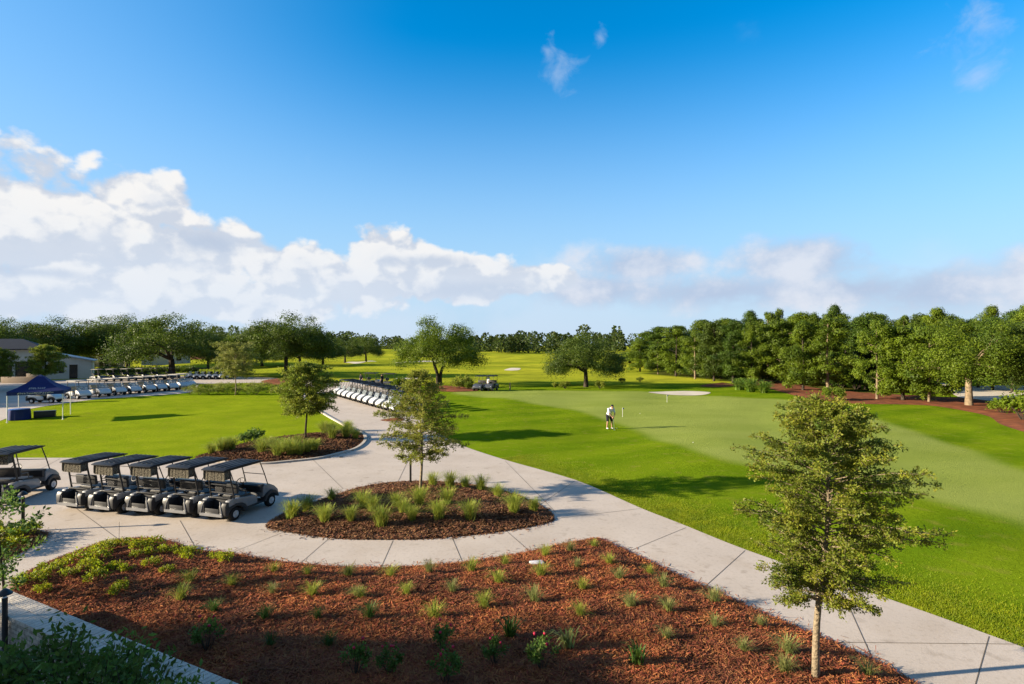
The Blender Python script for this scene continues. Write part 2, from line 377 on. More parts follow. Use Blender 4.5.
plaza_px = [(-150, 458), (60, 458), (164, 459), (222, 462.5), (262, 464), (287, 462), (317, 458.7), (336, 454.5), (356, 448.6), (364.6, 441), (361.6, 434), (346, 427), (324.5, 415),
            (308, 404), (302, 396), (315, 388), (345, 382), (374, 386), (404, 396), (420, 410), (425, 424), (456, 443), (500, 458.5), (575, 480), (640, 508), (680, 523.7), (747, 550.5), (902, 604), (1024, 648), (1300, 750)]
plaza = np.array([tuple(q) for q in catmull([gp(*p) for p in plaza_px], 4, closed=False)] + [(14, 3), (-22, 3)])
sheet('paving', plaza, .012, M['concrete'])
ap = pxpoly([(-200, 460), (-60, 434), (0, 421), (30, 409), (90, 400), (130, 397), (186, 393), (196, 388), (194, 381), (140, 377), (60, 380), (-60, 384), (-200, 390)], 4)
sheet('road', ap, .010, M['concrete'])
sheet('path', pxpoly([(120, 375.5), (190, 376), (260, 377.5), (310, 380), (360, 384), (350, 390), (310, 386.5), (262, 383), (190, 384), (120, 383)], 4), .014, M['concrete'])
# raised concrete curb round the left bed
def strip(name, line, w, h, m, z=0):
    P = np.array(line); T = np.gradient(P, axis=0); T /= np.linalg.norm(T, axis=1)[:, None]; Nn = np.column_stack([-T[:, 1], T[:, 0]])
    V = []; n = len(P)
    for a, zz in ((-.5, z), (-.5, z + h), (.5, z + h), (.5, z)):
        q = P + Nn * a * w; V.append(np.column_stack([q, np.full(n, zz)]))
    V = np.vstack(V); fs = []
    for k in range(3):
        for i in range(n - 1): fs.append((k * n + i, k * n + i + 1, (k + 1) * n + i + 1, (k + 1) * n + i))
    o = fastmesh(name, V, np.array(fs), m); tag(o, kind='structure'); return o
lbc = catmull([gp(*p) for p in [(200, 461), (222, 462.8), (262, 464.4), (287, 462.4), (317, 459.1), (336, 454.9), (356, 449), (365.2, 441), (362.5, 434), (346, 426.6), (324.5, 414.6), (308, 403.6), (301, 396)]], 6, closed=False)
strip('curb', lbc, .16, .09, M['curb'])
# joints
jm = MB()
def joint(a, b_, w=.014, z=.0165):
    A = np.array(gp(*a)); B = np.array(gp(*b_)); t = (B - A) / np.linalg.norm(B - A); n = np.array([-t[1], t[0]]) * w / 2
    jm.add([(*(A + n), z), (*(A - n), z), (*(B - n), z), (*(B + n), z)], [(0, 1, 2, 3)])
for a, b_ in [((393, 541), (381, 568)), ((452.5, 539), (463, 564)), ((507, 532), (530, 552)), ((686, 528), (628, 552)), ((313, 460), (343, 489)), ((343, 489), (362, 487.5)),
              ((838, 583), (873, 661)), ((989, 637), (974, 690)), ((832, 643), (1030, 645)), ((745, 551), (704, 588)), ((505, 461), (556, 513)), ((343, 489), (268, 525)),
              ((330, 538), (300, 564)), ((285, 532), (232, 553)), ((420, 436), (398, 482)), ((366, 441), (430, 431)), ((575, 481), (540, 505)), ((556, 519), (640, 509)),
              ((197, 551), (180, 521)), ((120, 541), (75, 508)), ((60, 459), (35, 472)), ((150, 460), (130, 478)), ((349, 428), (402, 417)), ((330, 416), (350, 412))]: joint(a, b_)
tag(jm.build('paving_joints', M['joint']), kind='structure')

# ------------------------------------------------------------ mulch beds
M['mulch_base'] = mat('mulch_base', (.14, .052, .022), .95, .05, noise=(5, .2), col2=(.05, .02, .01), bump=(22, 1))
M['mulch_chip'] = mat('mulch_chip', (.27, .088, .036), .85, .1, noise=(.8, .16), col2=(.14, .052, .028), var=(.02, .7))
M['mulch_dull'] = mat('dull_mulch_chip', (.22, .105, .055), .85, .1, noise=(.9, .2), col2=(.12, .06, .034), var=(.02, .5))
def chips(name, poly, hfun, n, m, L_=(.07, .19), W=(.004, .009), z0=.03, dens=None):
    lo = poly.min(0); hi = poly.max(0); P = rng.uniform(lo, hi, (int(n * 2.2), 2)); d, _ = sdist(P, poly); k = (d > -.04) | ((d > -.5) & (rng.uniform(size=len(P)) < .35 * np.exp(np.minimum(d, 0) * 9)))
    if dens is not None: k &= rng.uniform(size=len(P)) < dens(P)
    P = P[k][:n]; d = np.maximum(d[k][:n], 0); n = len(P)
    a = rng.uniform(0, 2 * math.pi, n); ti = rng.normal(0, .28, n); l = rng.uniform(*L_, n) / 2; w = rng.uniform(*W, n)
    ax = np.column_stack([np.cos(a) * np.cos(ti), np.sin(a) * np.cos(ti), np.sin(ti)]); sd = np.column_stack([-np.sin(a), np.cos(a), rng.normal(0, .4, n)])
    c = np.column_stack([P, np.where(d > 0, z0 + hfun(P[:, 0], P[:, 1], d) + rng.uniform(0, .03, n), .022)])
    V = np.stack([c - ax * l[:, None] - sd * w[:, None], c + ax * l[:, None] - sd * w[:, None] * .5, c + ax * l[:, None] + sd * w[:, None] * .5, c - ax * l[:, None] + sd * w[:, None]], 1).reshape(-1, 3)
    return fastmesh(name, V, np.arange(n * 4).reshape(-1, 4), m)
def bed_h(x, y, d): return .14 * sstep(0, 1.2, d) + .05 * sstep(0, .5, d) * vnoise(x, y, 1.3, 21) + .025 * sstep(0, .3, d) * vnoise(x, y, .45, 22)
def isl_h(x, y, d): return .22 * sstep(0, 1.6, d) + .05 * sstep(0, .5, d) * vnoise(x, y, 1.1, 23) + .02 * sstep(0, .3, d) * vnoise(x, y, .4, 24)
def bz(poly, hf, x, y): d, _ = sdist(np.array([[x, y]]), poly); return .02 + float(hf(np.array([x]), np.array([y]), np.maximum(d, 0))[0])
grid_bed('mulch_bed', BED, .09, .02, bed_h, M['mulch_base'])
tag(chips('mulch', BED, bed_h, 290000, M['mulch_chip']), 'red brown shredded mulch covering the big foreground bed', 'mulch', kind='stuff')
grid_bed('mulch_bed', ISL, .1, .02, isl_h, M['mulch_base'])
tag(chips('mulch', ISL, isl_h, 60000, M['mulch_dull'], (.06, .15), (.009, .018)), 'brown mulch on the almond shaped island bed between the paths', 'mulch', kind='stuff')
grid_bed('mulch_bed', LBED, .16, .02, bed_h, M['mulch_base'])
tag(chips('mulch', LBED, bed_h, 30000, M['mulch_dull'], (.08, .18), (.014, .026)), 'brown mulch in the curved bed at the corner of the left lawn', 'mulch', kind='stuff')
grid_bed('mulch_bed', CBED, .12, .02, bed_h, M['mulch_base'])
tag(chips('mulch', CBED, bed_h, 22000, M['mulch_dull']), 'brown mulch in the small corner bed at the left edge', 'mulch', kind='stuff')
M['mulch_far'] = mat('red_mulch', (.24, .085, .042), .95, .05, noise=(1.5, .2), col2=(.12, .05, .03), bump=(6, .6))
RSTRIP = pxpoly([(742, 381), (762, 386.5), (809, 399), (851, 403.5), (900, 404.5), (934, 406), (984, 415), (1000, 424), (1024, 432), (1100, 452), (1300, 500), (1300, 440), (1100, 420), (1024, 407), (1000, 402), (960, 398), (900, 395), (830, 390), (790, 383), (760, 379.5)], 5)
def low(x, y, d): return hgt(x, y) + .10 * sstep(0, 1.0, d) + .05 * sstep(0, .5, d) * vnoise(x, y, 2.2, 31)
grid_bed('mulch_strip', RSTRIP, .4, .012, low, M['mulch_far'])
for q in ([(428, 389.5), (440, 386), (458, 386.5), (474, 388.5), (476, 391.5), (450, 392)], [(700, 386), (710, 384), (724, 383), (736, 385), (728, 386.8), (710, 387.2)],
          [(190, 358), (206, 355.5), (222, 358), (214, 361), (195, 361.5)], [(262, 381), (292, 377.5), (306, 380), (296, 384), (275, 385)], [(380, 420.5), (388, 419), (396, 418), (402, 418.5), (404, 420), (400, 421.5), (392, 422)]):
    grid_bed('mulch_patch', pxpoly(q, 5), .4, .03, low, M['mulch_far'])
for q in ([(648, 392.9), (664, 391.6), (688, 391.2), (710, 392.6), (702, 394.4), (672, 394.2)], [(952, 389), (985, 386), (1030, 386), (1080, 391), (1080, 413), (1012, 408.5), (984, 402), (958, 397)],
          [(900, 384), (940, 383), (960, 385), (930, 386.5)], [(504, 369.5), (511, 368), (520, 368.3), (519, 369.8), (511, 370.2)], [(345, 364.5), (352, 362.5), (362, 363), (366, 365), (355, 366)],
          [(366, 362), (372, 361.2), (380, 362), (374, 363.2)], [(395, 361.4), (425, 360.4), (446, 361.2), (425, 362.2)], [(395, 378.6), (415, 377.4), (425, 378.4), (410, 379.4)]):
    grid_bed('sand_bunker', pxpoly(q, 5), .5, .03, lambda x, y, d: hgt(x, y) + .02 * sstep(0, .5, d), M['sand'])

# short blades where the right lawn meets the path
def blades():
    n = 90000; edge = catmull([gp(*p) for p in [(500, 458.5), (575, 480), (640, 508), (680, 523.7), (747, 550.5), (902, 604), (1024, 648), (1300, 750)]], 8, closed=False)
    i = rng.integers(0, len(edge) - 1, n * 2); t = rng.uniform(size=n * 2)
    P = edge[i] * (1 - t[:, None]) + edge[i + 1] * t[:, None]; off = np.abs(rng.normal(0, 1.0, n * 2)) + .01
    T = edge[i + 1] - edge[i]; T /= np.linalg.norm(T, axis=1)[:, None]; P = P + np.column_stack([-T[:, 1], T[:, 0]]) * off[:, None]
    d, _ = sdist(P, RLAWN); P = P[d > 0.0][:n]; n = len(P)
    z = hgt(P[:, 0], P[:, 1]); h = rng.uniform(.02, .055, n); a = rng.uniform(0, 6.28, n); w = .005
    sx = np.column_stack([np.cos(a) * w, np.sin(a) * w, np.zeros(n)]); b = np.column_stack([P, z]); tip = b + np.column_stack([rng.normal(0, .02, n), rng.normal(0, .02, n), h])
    V = np.stack([b - sx, b + sx, tip], 1).reshape(-1, 3)
    tag(fastmesh('lawn_grass', V, np.arange(n * 3).reshape(-1, 3), M['lawn_blade'], k=3), 'short bright grass fringing the edge of the concrete path', 'grass', kind='stuff')
blades()

# ------------------------------------------------------------ tree machinery
def leaves(P, D, size, aspect=.5, jitter=.8, Nn=None):
    """diamond leaves at P pointing along D, or facing Nn"""
    n = len(P)
    if Nn is not None:
        Q = Nn + rng.normal(0, .42, (n, 3)); D = np.cross(Q, rng.normal(0, 1, (n, 3)))
    else: D = D + rng.normal(0, jitter, (n, 3))
    D = D / (np.linalg.norm(D, axis=1)[:, None] + 1e-9)
    r = rng.normal(0, 1, (n, 3)) if Nn is None else Q; W = np.cross(D, r); W /= np.linalg.norm(W, axis=1)[:, None] + 1e-9
    s = size * rng.uniform(.6, 1.25, n)[:, None]
    V = np.stack([P, P + D * s * .5 + W * s * aspect * .5, P + D * s, P + D * s * .5 - W * s * aspect * .5], 1).reshape(-1, 3)
    return V
def crown_obj(V, m, parent, name='crown'): return fastmesh(name, V, np.arange(len(V)).reshape(-1, 4), m, parent)

def young_tree(Ht, hb, Rm, m, seed, nb=80, ns=10, nl=26, size=.055, tr=.07, prof=None, bark='bark', droop=.15, up=.55):
    global rng
    keep = rng; rng = np.random.default_rng(seed)
    root = empty('young_tree'); tb = MB()
    lean = rng.normal(0, .012, 2)
    def axis(h): return np.array([lean[0] * h + .04 * math.sin(h * 1.7 + seed), lean[1] * h + .04 * math.cos(h * 1.3), h])
    hs = np.linspace(0, Ht * .96, 14); hs[0] = -.1
    tb.tube([axis(h) for h in hs], [max(.006, tr * (1 - h / Ht) ** .8 * (1.25 if i == 0 else 1)) for i, h in enumerate(hs)], 9)
    prof = prof or (lambda t: math.sin(math.pi * min(1, (t * .93 + .12))) ** .7 * (1 - .35 * t))
    VL = []
    for k in range(nb):
        t = (k + rng.uniform(0, 1)) / nb; t = t ** 1.1; h = hb + (Ht - hb) * t * .97
        rr = Rm * prof(t) * rng.choice([rng.uniform(.6, .95), rng.uniform(.85, 1.18)]); az = k * 2.4 + rng.normal(0, .3)
        el = up * (.5 + t) + rng.normal(0, .12); p = axis(h); d = np.array([math.cos(az), math.sin(az), 0])
        pts = [p + d * rr * u + np.array([0, 0, rr * (el * u - (el * .3 + droop) * u * u)]) for u in (0, .33, .66, 1)]
        r0 = max(.005, tr * .30 * (1 - t * .7)); tb.tube(pts, [r0, r0 * .7, r0 * .45, r0 * .2], 5, cap=False)
        nsk = max(3, int(ns * (.5 + .7 * rr / Rm)))
        for j in range(nsk):
            u = .22 + .78 * (j + rng.uniform()) / nsk; q = pts[0] * (1 - u) ** 3 + 3 * pts[1] * u * (1 - u) ** 2 + 3 * pts[2] * u * u * (1 - u) + pts[3] * u ** 3
            td = d * .55 + rng.normal(0, .6, 3); td[2] = td[2] * .5 + .12; td /= np.linalg.norm(td); l = rng.uniform(.12, .34) * Rm * .75 * (1.1 - .5 * u)
            e = q + td * l - np.array([0, 0, l * droop]); tb.tube([q, (q + e) / 2 + [0, 0, l * .06], e], [r0 * .3, r0 * .2, .002], 3, cap=False)
            w = rng.uniform(0, 1, nl)[:, None]; P = q + (e - q) * w + rng.normal(0, size * .55, (nl, 3)); VL.append(leaves(P, np.repeat(td[None], nl, 0), size))
    V = np.vstack(VL); rng = keep
    tb.build('trunk', M[bark], root, smooth=True); crown_obj(V, m, root)
    return root

def big_tree(name, Ht, hb, Rm, m, seed, nc=85, nl=150, size=.2, tr=.32, bark='dark_bark', kind='oak', stems=1):
    global rng
    keep = rng; rng = np.random.default_rng(seed); root = empty(name); tb = MB(); VL = []
    cs = []
    for k in range(nc):
        if kind == 'oak':
            az = k * 2.39996 + rng.normal(0, .25); t = (k + .5) / nc; rad = math.sqrt(rng.uniform(.03, 1)) * Rm
            ztop = hb + (Ht - hb) * math.sqrt(max(0, 1 - (rad / Rm) ** 2.4)) * (.88 + .12 * math.sin(az * 2 + seed) + .08 * math.sin(az * 5))
            z = ztop - rng.uniform(0, 1) ** 1.15 * (ztop - hb) * .95 - .3
            if rad > .7 * Rm: z = min(z, hb + (Ht - hb) * .60) - rng.uniform(0, .06) * Ht
            cr = rng.uniform(.13, .24) * Rm
        elif kind == 'pine':
            t = (k + rng.uniform()) / nc; z = hb + (Ht - hb) * t; w = (math.sin(math.pi * (t * .8 + .16)) ** .9) * (.8 + .35 * math.sin(t * 11 + seed)); rad = Rm * w * rng.uniform(.2, 1.1); az = rng.uniform(0, 6.28); cr = rng.uniform(.16, .34) * Rm
        else:  # broad, foliage low down
            t = (k + rng.uniform()) / nc; z = hb + (Ht - hb) * t; az = rng.uniform(0, 6.28); w = math.sin(math.pi * (t * .78 + .2)) ** .6 * (.85 + .25 * math.sin(t * 9 + seed * 2) + .2 * math.sin(az * 2 + t * 5 + seed)); rad = Rm * w * rng.uniform(.3, 1.1) ** .7; cr = rng.uniform(.13, .30) * Rm
        cs.append((np.array([math.cos(az) * rad, math.sin(az) * rad * .95, max(z, .5)]), cr))
    sp = hb * (.80 if kind == 'oak' else .9)
    if kind == 'oak':
        for s_ in range(stems):
            off = np.array([.25 * (s_ * 2 - 1) * (stems > 1), 0, 0]); b0 = off * .6
            mid = b0 + np.array([off[0] * 2, .05, sp])
            tb.tube([b0 + [0, 0, -.3], b0 + [0, 0, .15], b0 * 1.3 + [0, 0, sp * .5], mid], [tr * 1.35, tr * 1.0, tr * .8, tr * .7], 9)
            for j in range(7 if stems == 1 else 4):
                i = rng.integers(0, nc) ; c = max((cs[rng.integers(0, nc)] for _ in range(3)), key=lambda q: np.linalg.norm(q[0][:2]))[0]
                e = c; m1 = mid + (e - mid) * .30 + np.array([0, 0, .55]); m2 = mid + (e - mid) * .7 + np.array([0, 0, .45]) + rng.normal(0, .15, 3)
                tb.tube([mid - [0, 0, .1], m1, m2, e], [tr * .52, tr * .34, tr * .25, tr * .06], 6, cap=False)
                for _ in range(3):
                    c2 = min(cs, key=lambda q: np.linalg.norm(q[0] - m2 - rng.normal(0, 1.2, 3)))[0]; tb.tube([m2, (m2 + c2) / 2 + [0, 0, .15], c2], [tr * .22, tr * .14, tr * .04], 5, cap=False)
    else:
        tb.tube([(0, 0, -.3), (0, 0, .2), (.1, .05, Ht * .4), (-.05, .1, Ht * .75), (0, 0, Ht * .96)], [tr * 1.3, tr, tr * .75, tr * .4, .03], 8)
        for k in range(0, nc, 3):
            c = cs[k][0]; z0 = max(hb * .7, c[2] - .35 * np.linalg.norm(c[:2])); tb.tube([(0, 0, z0), (c[0] * .5, c[1] * .5, (z0 + c[2]) / 2 + .1), c], [tr * .22, tr * .14, .02], 4, cap=False)
    for c, cr in cs:
        nn = int(nl * (cr / (.17 * Rm)) ** 1.5); d = rng.normal(0, 1, (nn, 3)); d /= np.linalg.norm(d, axis=1)[:, None]
        rr = cr * rng.uniform(.3, 1.15, nn)[:, None] ** .6; lump = 1 + .3 * np.sin(d[:, :1] * 5 + c[0]) * np.cos(d[:, 1:2] * 6 + c[1])
        P = c + d * rr * lump * [1.15, 1.15, .72]; dd = d * .8 + [0, 0, .25]
        if kind == 'oak':
            hang = rng.uniform(size=nn) < .10; P[hang, 2] -= rng.uniform(0, cr * .9, hang.sum())
        VL.append(leaves(P, dd, size, .7, .6, Nn=d * [1, 1, 1.1] + [0, 0, .25]))
    V = np.vstack(VL); rng = keep
    tb.build('trunk', M[bark], root, smooth=True); crown_obj(V, m, root)
    return root
def put(root, x, y, sc=(1, 1, 1), rz=0, label=None, cat='tree', group=None, z=None, sink=0):
    root.location = (x, y, (hz(x, y) if z is None else z) - sink); root.rotation_euler = (0, 0, rz); root.scale = sc if isinstance(sc, tuple) else (sc,) * 3
    return tag(root, label, cat, group)

# --- near trees
x, y = gp(817, 688)
heroprof = lambda t: float(np.interp(t, [0, .09, .23, .42, .6, .74, .88, 1], [.55, .80, .92, 1.04, .98, .82, .52, .12])) * (1 + .12 * math.sin(t * 23))
t = young_tree(4.60, 1.36, 1.14, M['leaf_hero'], 3, nb=180, ns=15, nl=32, size=.046, tr=.062, prof=heroprof, droop=.08, up=.55)
put(t, x, y, 1, 0, 'largest young tree, dense green crown and pale trunk, right part of the mulch bed', z=.05)
x, y = gp(421, 497)
t = young_tree(4.45, 1.20, 1.45, M['leaf_yellow'], 12, nb=115, ns=11, nl=26, size=.066, tr=.055, prof=lambda t: float(np.interp(t, [0, .12, .35, .5, .65, .8, 1], [.65, .95, 1.08, 1.04, .82, .46, .10])), up=.35, droop=.10)
put(t, x, y, 1, .5, 'yellowish airy young tree in the almond shaped island bed', z=.15)
x, y = gp(306.5, 441)
t3 = young_tree(4.35, 1.50, 1.75, M['leaf_mid'], 23, nb=105, ns=12, nl=30, size=.10, tr=.065, prof=lambda t: math.sin(math.pi * min(1, t * .8 + .2)) ** .65, bark='dark_bark', up=.45)
put(t3, x, y, 1, 1.1, 'round young tree with dark thin trunk at the corner of the left lawn', z=.08)
x, y = gp(235.5, 395)
t4 = young_tree(5.6, 1.9, 2.6, M['leaf_pale'], 31, nb=80, ns=10, nl=22, size=.15, tr=.07, prof=lambda t: math.sin(math.pi * min(1, t * .8 + .2)) ** .8, up=.8)
put(t4, x, y, 1, 0, 'pale feathery young tree behind the far edge of the left lawn')
x, y = gp(45, 389); c = copy_tree(t3); put(c, x, y, (1.2, 1.2, 1.25), 2, 'young tree in front of the white wing wall behind the blue tent')
x, y = gp(-4, 391); c = copy_tree(t3); put(c, x, y, (1.3, 1.3, 1.15), 4, 'round young tree at the left edge in front of the dark roofed building')

# --- big trees, prototypes
oakA = big_tree('oak_tree', 10, 3.9, 6.0, M['leaf_oak'], 41, nc=130, nl=340, size=.19, tr=.34)
oakB = big_tree('oak_tree', 9.6, 3.7, 5.3, M['leaf_bright'], 45, nc=95, nl=330, size=.17, tr=.26, stems=2)
oakC = big_tree('oak_tree', 7.8, 2.7, 5.0, M['leaf_oak'], 52, nc=95, nl=330, size=.16, tr=.34)
used = set()
def inst(p, *a, **k):
    o = p if id(p) not in used else copy_tree(p); used.add(id(p)); return put(o, *a, **k)
def tree_at(p, px, py, ptop, wpx, h0, r0, **k):
    x, y = gp(px, py); s = F / y; z0 = hz(x, y); hh = CAMZ + (H0 - ptop) / s - z0; rr = wpx / 2 / s
    return inst(p, x, y, (rr / r0, rr / r0, hh / h0), **k)
tree_at(oakB, 439, 385, 315, 82, 9.6, 5.3, rz=.4, label='tall oak with two low forking stems standing behind the row of white carts')
tree_at(oakC, 586, 387, 331, 76, 7.8, 5.0, rz=1.3, label='broad dark low crowned oak standing alone behind the putting green')
G = 'oaks along the left side of the course'
left = [(-20, 374, 318, 90), (22, 371, 316, 84), (66, 369, 315, 84), (106, 368, 320, 62), (128, 367, 311, 74), (172, 377, 311, 104), (208, 368, 323, 46)]
for i, (px, py, pt, w) in enumerate(left):
    lab = 'wide spreading oak with a visible forked trunk in front of the small white building' if px == 172 else f'dark oak in the left tree line, {nth(i + 1)} from the left edge'
    tree_at(oakA if i % 2 == 0 else oakC, px, py, pt, w, 10 if i % 2 == 0 else 7.8, 6.0 if i % 2 == 0 else 5.0, rz=i * 1.7, label=lab, group=G)
tree_at(oakB, 244, 374, 327, 46, 9.6, 5.3, rz=2.5, label='lower rounded tree just behind the pale feathery tree', group=G)
tree_at(oakA, 286, 377, 310, 84, 10, 6.0, rz=3.6, label='tall oak with dark trunk behind the round young lawn tree', group=G)
for i, (px, py, pt, w) in enumerate([(323, 367, 335, 40), (300, 368, 338, 50), (262, 367, 338, 46), (345, 364, 336, 34), (366, 362.5, 334, 34)]):
    tree_at(oakC, px, py, pt, w, 7.8, 5.0, rz=i * 2.1, label=['dark round tree right of the tall forked oak', 'low dark tree directly behind the tall forked oak', 'low tree between the feathery tree and the tall oak', 'small far dark tree, nearer of the two left of the twin stemmed oak', 'small far dark tree just left of the twin stemmed oak'][i], group=G)

for k, (ox, oy, hh, rr) in enumerate([(-25.5, 4.4, 9.2, 3.6), (-76, 47, 11.2, 6), (-77, 55, 11.6, 6), (-78, 63, 11.4, 6), (-79, 71, 12, 6), (-112, 76, 12.5, 6.5), (-114, 87, 12.5, 6.5)]):
    inst(oakA, ox, oy, (rr / 6, rr / 6, hh / 10), rz=k * 1.3, label=['oak beside the clubhouse wing, outside the view, dappling the mulch bed', 'oak beyond the left edge shading the pale roofed carts, nearest of four', 'oak beyond the left edge shading the pale roofed carts, second of four', 'oak beyond the left edge shading the pale roofed carts, third of four', 'oak beyond the left edge shading the pale roofed carts, farthest of four', 'oak beyond the left edge shading the pavilion, nearer of two', 'oak beyond the left edge shading the pavilion, farther of two'][k], group=G)
# --- right-hand wood
pinA = big_tree('pine_tree', 12, 2.0, 3.0, M['leaf_pine'], 61, nc=52, nl=220, size=.20, tr=.2, kind='pine')
pinB = big_tree('pine_tree', 12, 2.8, 2.8, M['leaf_bright'], 67, nc=50, nl=220, size=.20, tr=.2, kind='pine')
broA = big_tree('broadleaf_tree', 9, .8, 3.2, M['leaf_bright'], 71, nc=62, nl=220, size=.20, tr=.18, kind='broad', bark='dark_bark')
broC = big_tree('broadleaf_tree', 9, 1.0, 3.2, M['leaf_oak'], 78, nc=60, nl=220, size=.20, tr=.17, kind='broad', bark='dark_bark')
broB = big_tree('broadleaf_tree', 9, 1.4, 3.0, M['leaf_bright'], 75, nc=56, nl=220, size=.20, tr=.17, kind='broad', bark='pale_bark')
oakD = big_tree('oak_tree', 9.4, 3.5, 5.0, M['leaf_bright'], 81, nc=120, nl=330, size=.15, tr=.36, bark='pale_bark')
sky_x = [600, 620, 650, 680, 700, 730, 760, 775, 800, 830, 850, 880, 910, 940, 970, 1000, 1024, 1100, 1300]
sky_y = [343, 339, 333, 325, 321, 316, 313, 309, 313, 309, 316, 313, 317, 313, 309, 309, 306, 300, 290]
bas_y = [367, 370, 373, 378, 381, 384, 385, 386, 390, 393, 395, 397, 398, 401, 403, 406, 410, 420, 440]
G = 'trees of the wood on the right'
front = [(640, 371.5, 337, 26, 0), (658, 374, 334, 24, 1), (676, 376, 327, 30, 0), (695, 379, 325, 28, 1), (714, 381, 322, 30, 0), (733, 383, 318, 30, 2), (752, 384, 320, 30, 0), (781, 384, 316, 38, 1), (803, 391, 322, 40, 0), (828, 392, 312, 44, 1), (859, 389, 318, 36, 2),
         (877, 400, 318, 44, 1), (903, 401, 325, 44, 0), (929, 403, 322, 40, 1)]
for i, (px, py, pt, w, k) in enumerate(front):
    p, h0, r0 = [((broA, broC, broA)[i % 3], 9, 3.2), (broB, 9, 3.0), (pinA, 12, 3.0)][k]
    tree_at(p, px, py, pt + [3, 6, 0, 8, 1, 4][i % 6], w * [1.3, 1.0, 1.45, 1.15, 1.35][i % 5], h0, r0, rz=i * 2.3, label=f'tree in sunlit front row of right wood, {nth(i + 1)} from left', group=G)
tree_at(oakD, 969, 406.5, 311, 104, 9.4, 5.0, rz=.8, label='big oak with thick pale trunk between right lawn and white sand', group=G)
tree_at(oakA, 1048, 408, 304, 110, 10, 6, rz=2.8, label='oak cut off by the right edge, right of the pale trunked oak', group=G)
rr_ = random.Random(5); back = []
for row, (dy, dt, step) in enumerate(((4.5, 1, 17), (8.5, 0, 18), (12, 2, 22))):
    px = 628 + row * 6
    while px < 1120:
        base = np.interp(px, sky_x, bas_y) - dy * (1 + (px - 620) / 500) - rr_.uniform(0, 1.5)
        if base > 364 and not (925 < px < 1080 and row == 0): back.append((px + rr_.uniform(-4, 4), base, np.interp(px, sky_x, sky_y) + dt + rr_.choice([-3, 1, 3, 6, 10, 14]), 34 + rr_.uniform(-12, 14)))
        px += step
back.sort()
for i, (px, py, pt, w) in enumerate(back):
    p, h0, r0 = [(pinA, 12, 3.0), (pinB, 12, 2.8), (broA, 9, 3.2), (broC, 9, 3.2), (broB, 9, 3.0)][rr_.choice([0, 1, 0, 1, 2, 3, 4])]
    tree_at(p, px, py, pt, w, h0, r0, rz=rr_.uniform(0, 6), label=f'tree in the depth of right wood, {nth(i + 1)} from left by its top', group=G)
# --- far woods, one mass
def far_woods():
    VL = []; r = np.random.default_rng(91)
    for k in range(430):
        X = r.uniform(-420, 330); Y = 300 + r.uniform(0, 170) + .12 * abs(X)
        if X > 40 and Y < 330: Y += 30
        Ht = r.uniform(7.5, 12.5) * (1 + .25 * math.sin(X * .03)); w = r.uniform(3.0, 5.0); n = 260; t = r.uniform(0, 1, n); a = r.uniform(0, 6.28, n); rad = w * np.sin(np.pi * (t * .85 + .12)) ** .6 * r.uniform(.5, 1.1, n)
        z0 = hz(X, Y); P = np.column_stack([X + np.cos(a) * rad, Y + np.sin(a) * rad, z0 + Ht * (.04 + .96 * t)])
        VL.append(leaves(P, np.column_stack([np.cos(a), np.sin(a), np.full(n, .4)]), 1.5, .8, .5))
    V = np.vstack(VL); o = crown_obj(V, M['leaf_far'], None, 'far_woods')
    tag(o, 'far off dark wood closing the horizon behind the fairways', 'woodland', kind='stuff')
keep = rng; rng = np.random.default_rng(5); far_woods(); rng = keep

# ------------------------------------------------------------ shrubs and tufts
def tuft(name, h, n, w, m, seed, spread=.55, par=None):
    r = np.random.default_rng(seed); V = []; Fs = []; c = 0
    for i in range(n):
        a = r.uniform(0, 6.28); l = h * r.uniform(.55, 1.15); s = spread * r.uniform(.1, 1) * h; d = np.array([math.cos(a), math.sin(a), 0]); sd = np.array([-d[1], d[0], 0]) * w * r.uniform(.6, 1.2)
        b = np.array([r.normal(0, h * .09), r.normal(0, h * .09), -.02])
        p = [b, b + d * s * .3 + [0, 0, l * .5], b + d * s * .75 + [0, 0, l * .85], b + d * s * 1.25 + [0, 0, l * (.95 - .25 * s / h)]]
        V += [p[0] - sd, p[0] + sd, p[1] - sd * .9, p[1] + sd * .9, p[2] - sd * .6, p[2] + sd * .6, p[3] - sd * .1, p[3] + sd * .1]
        Fs += [(c, c + 1, c + 3, c + 2), (c + 2, c + 3, c + 5, c + 4), (c + 4, c + 5, c + 7, c + 6)]; c += 8
    return fastmesh(name, np.array(V), np.array(Fs), m, par)
def bush(name, h, rx, n, size, m, seed, asp=.5, stems=14):
    global rng
    keep = rng; rng = np.random.default_rng(seed); root = empty(name); tb = MB(); VL = []
    for k in range(stems):
        a = rng.uniform(0, 6.28); rr = rx * math.sqrt(rng.uniform(.02, 1)); hh = h * (1 - .35 * (rr / rx) ** 2) * rng.uniform(.8, 1.1); e = np.array([math.cos(a) * rr, math.sin(a) * rr, hh])
        mid = e * [.45, .45, .55]; tb.tube([(e[0] * .08, e[1] * .08, -.03), mid, e], [.012 * h, .008 * h, .003], 4, cap=False)
        nn = n // stems; w = rng.uniform(.2, 1, nn)[:, None] ** .7; P = mid * (1 - w) + e * w + rng.normal(0, rx * .13, (nn, 3)); P[:, 2] = np.maximum(P[:, 2], .02)
        VL.append(leaves(P, np.repeat((e / np.linalg.norm(e))[None] * .6, nn, 0), size, asp, .7))
    V = np.vstack(VL); rng = keep; tb.build('stem', M['dark_bark'], root, smooth=True); crown_obj(V, m, root, 'foliage'); return root
_pt = {}
def proto(key, fn):
    if key not in _pt: _pt[key] = fn(); return _pt[key]
    return copy_tree(_pt[key])
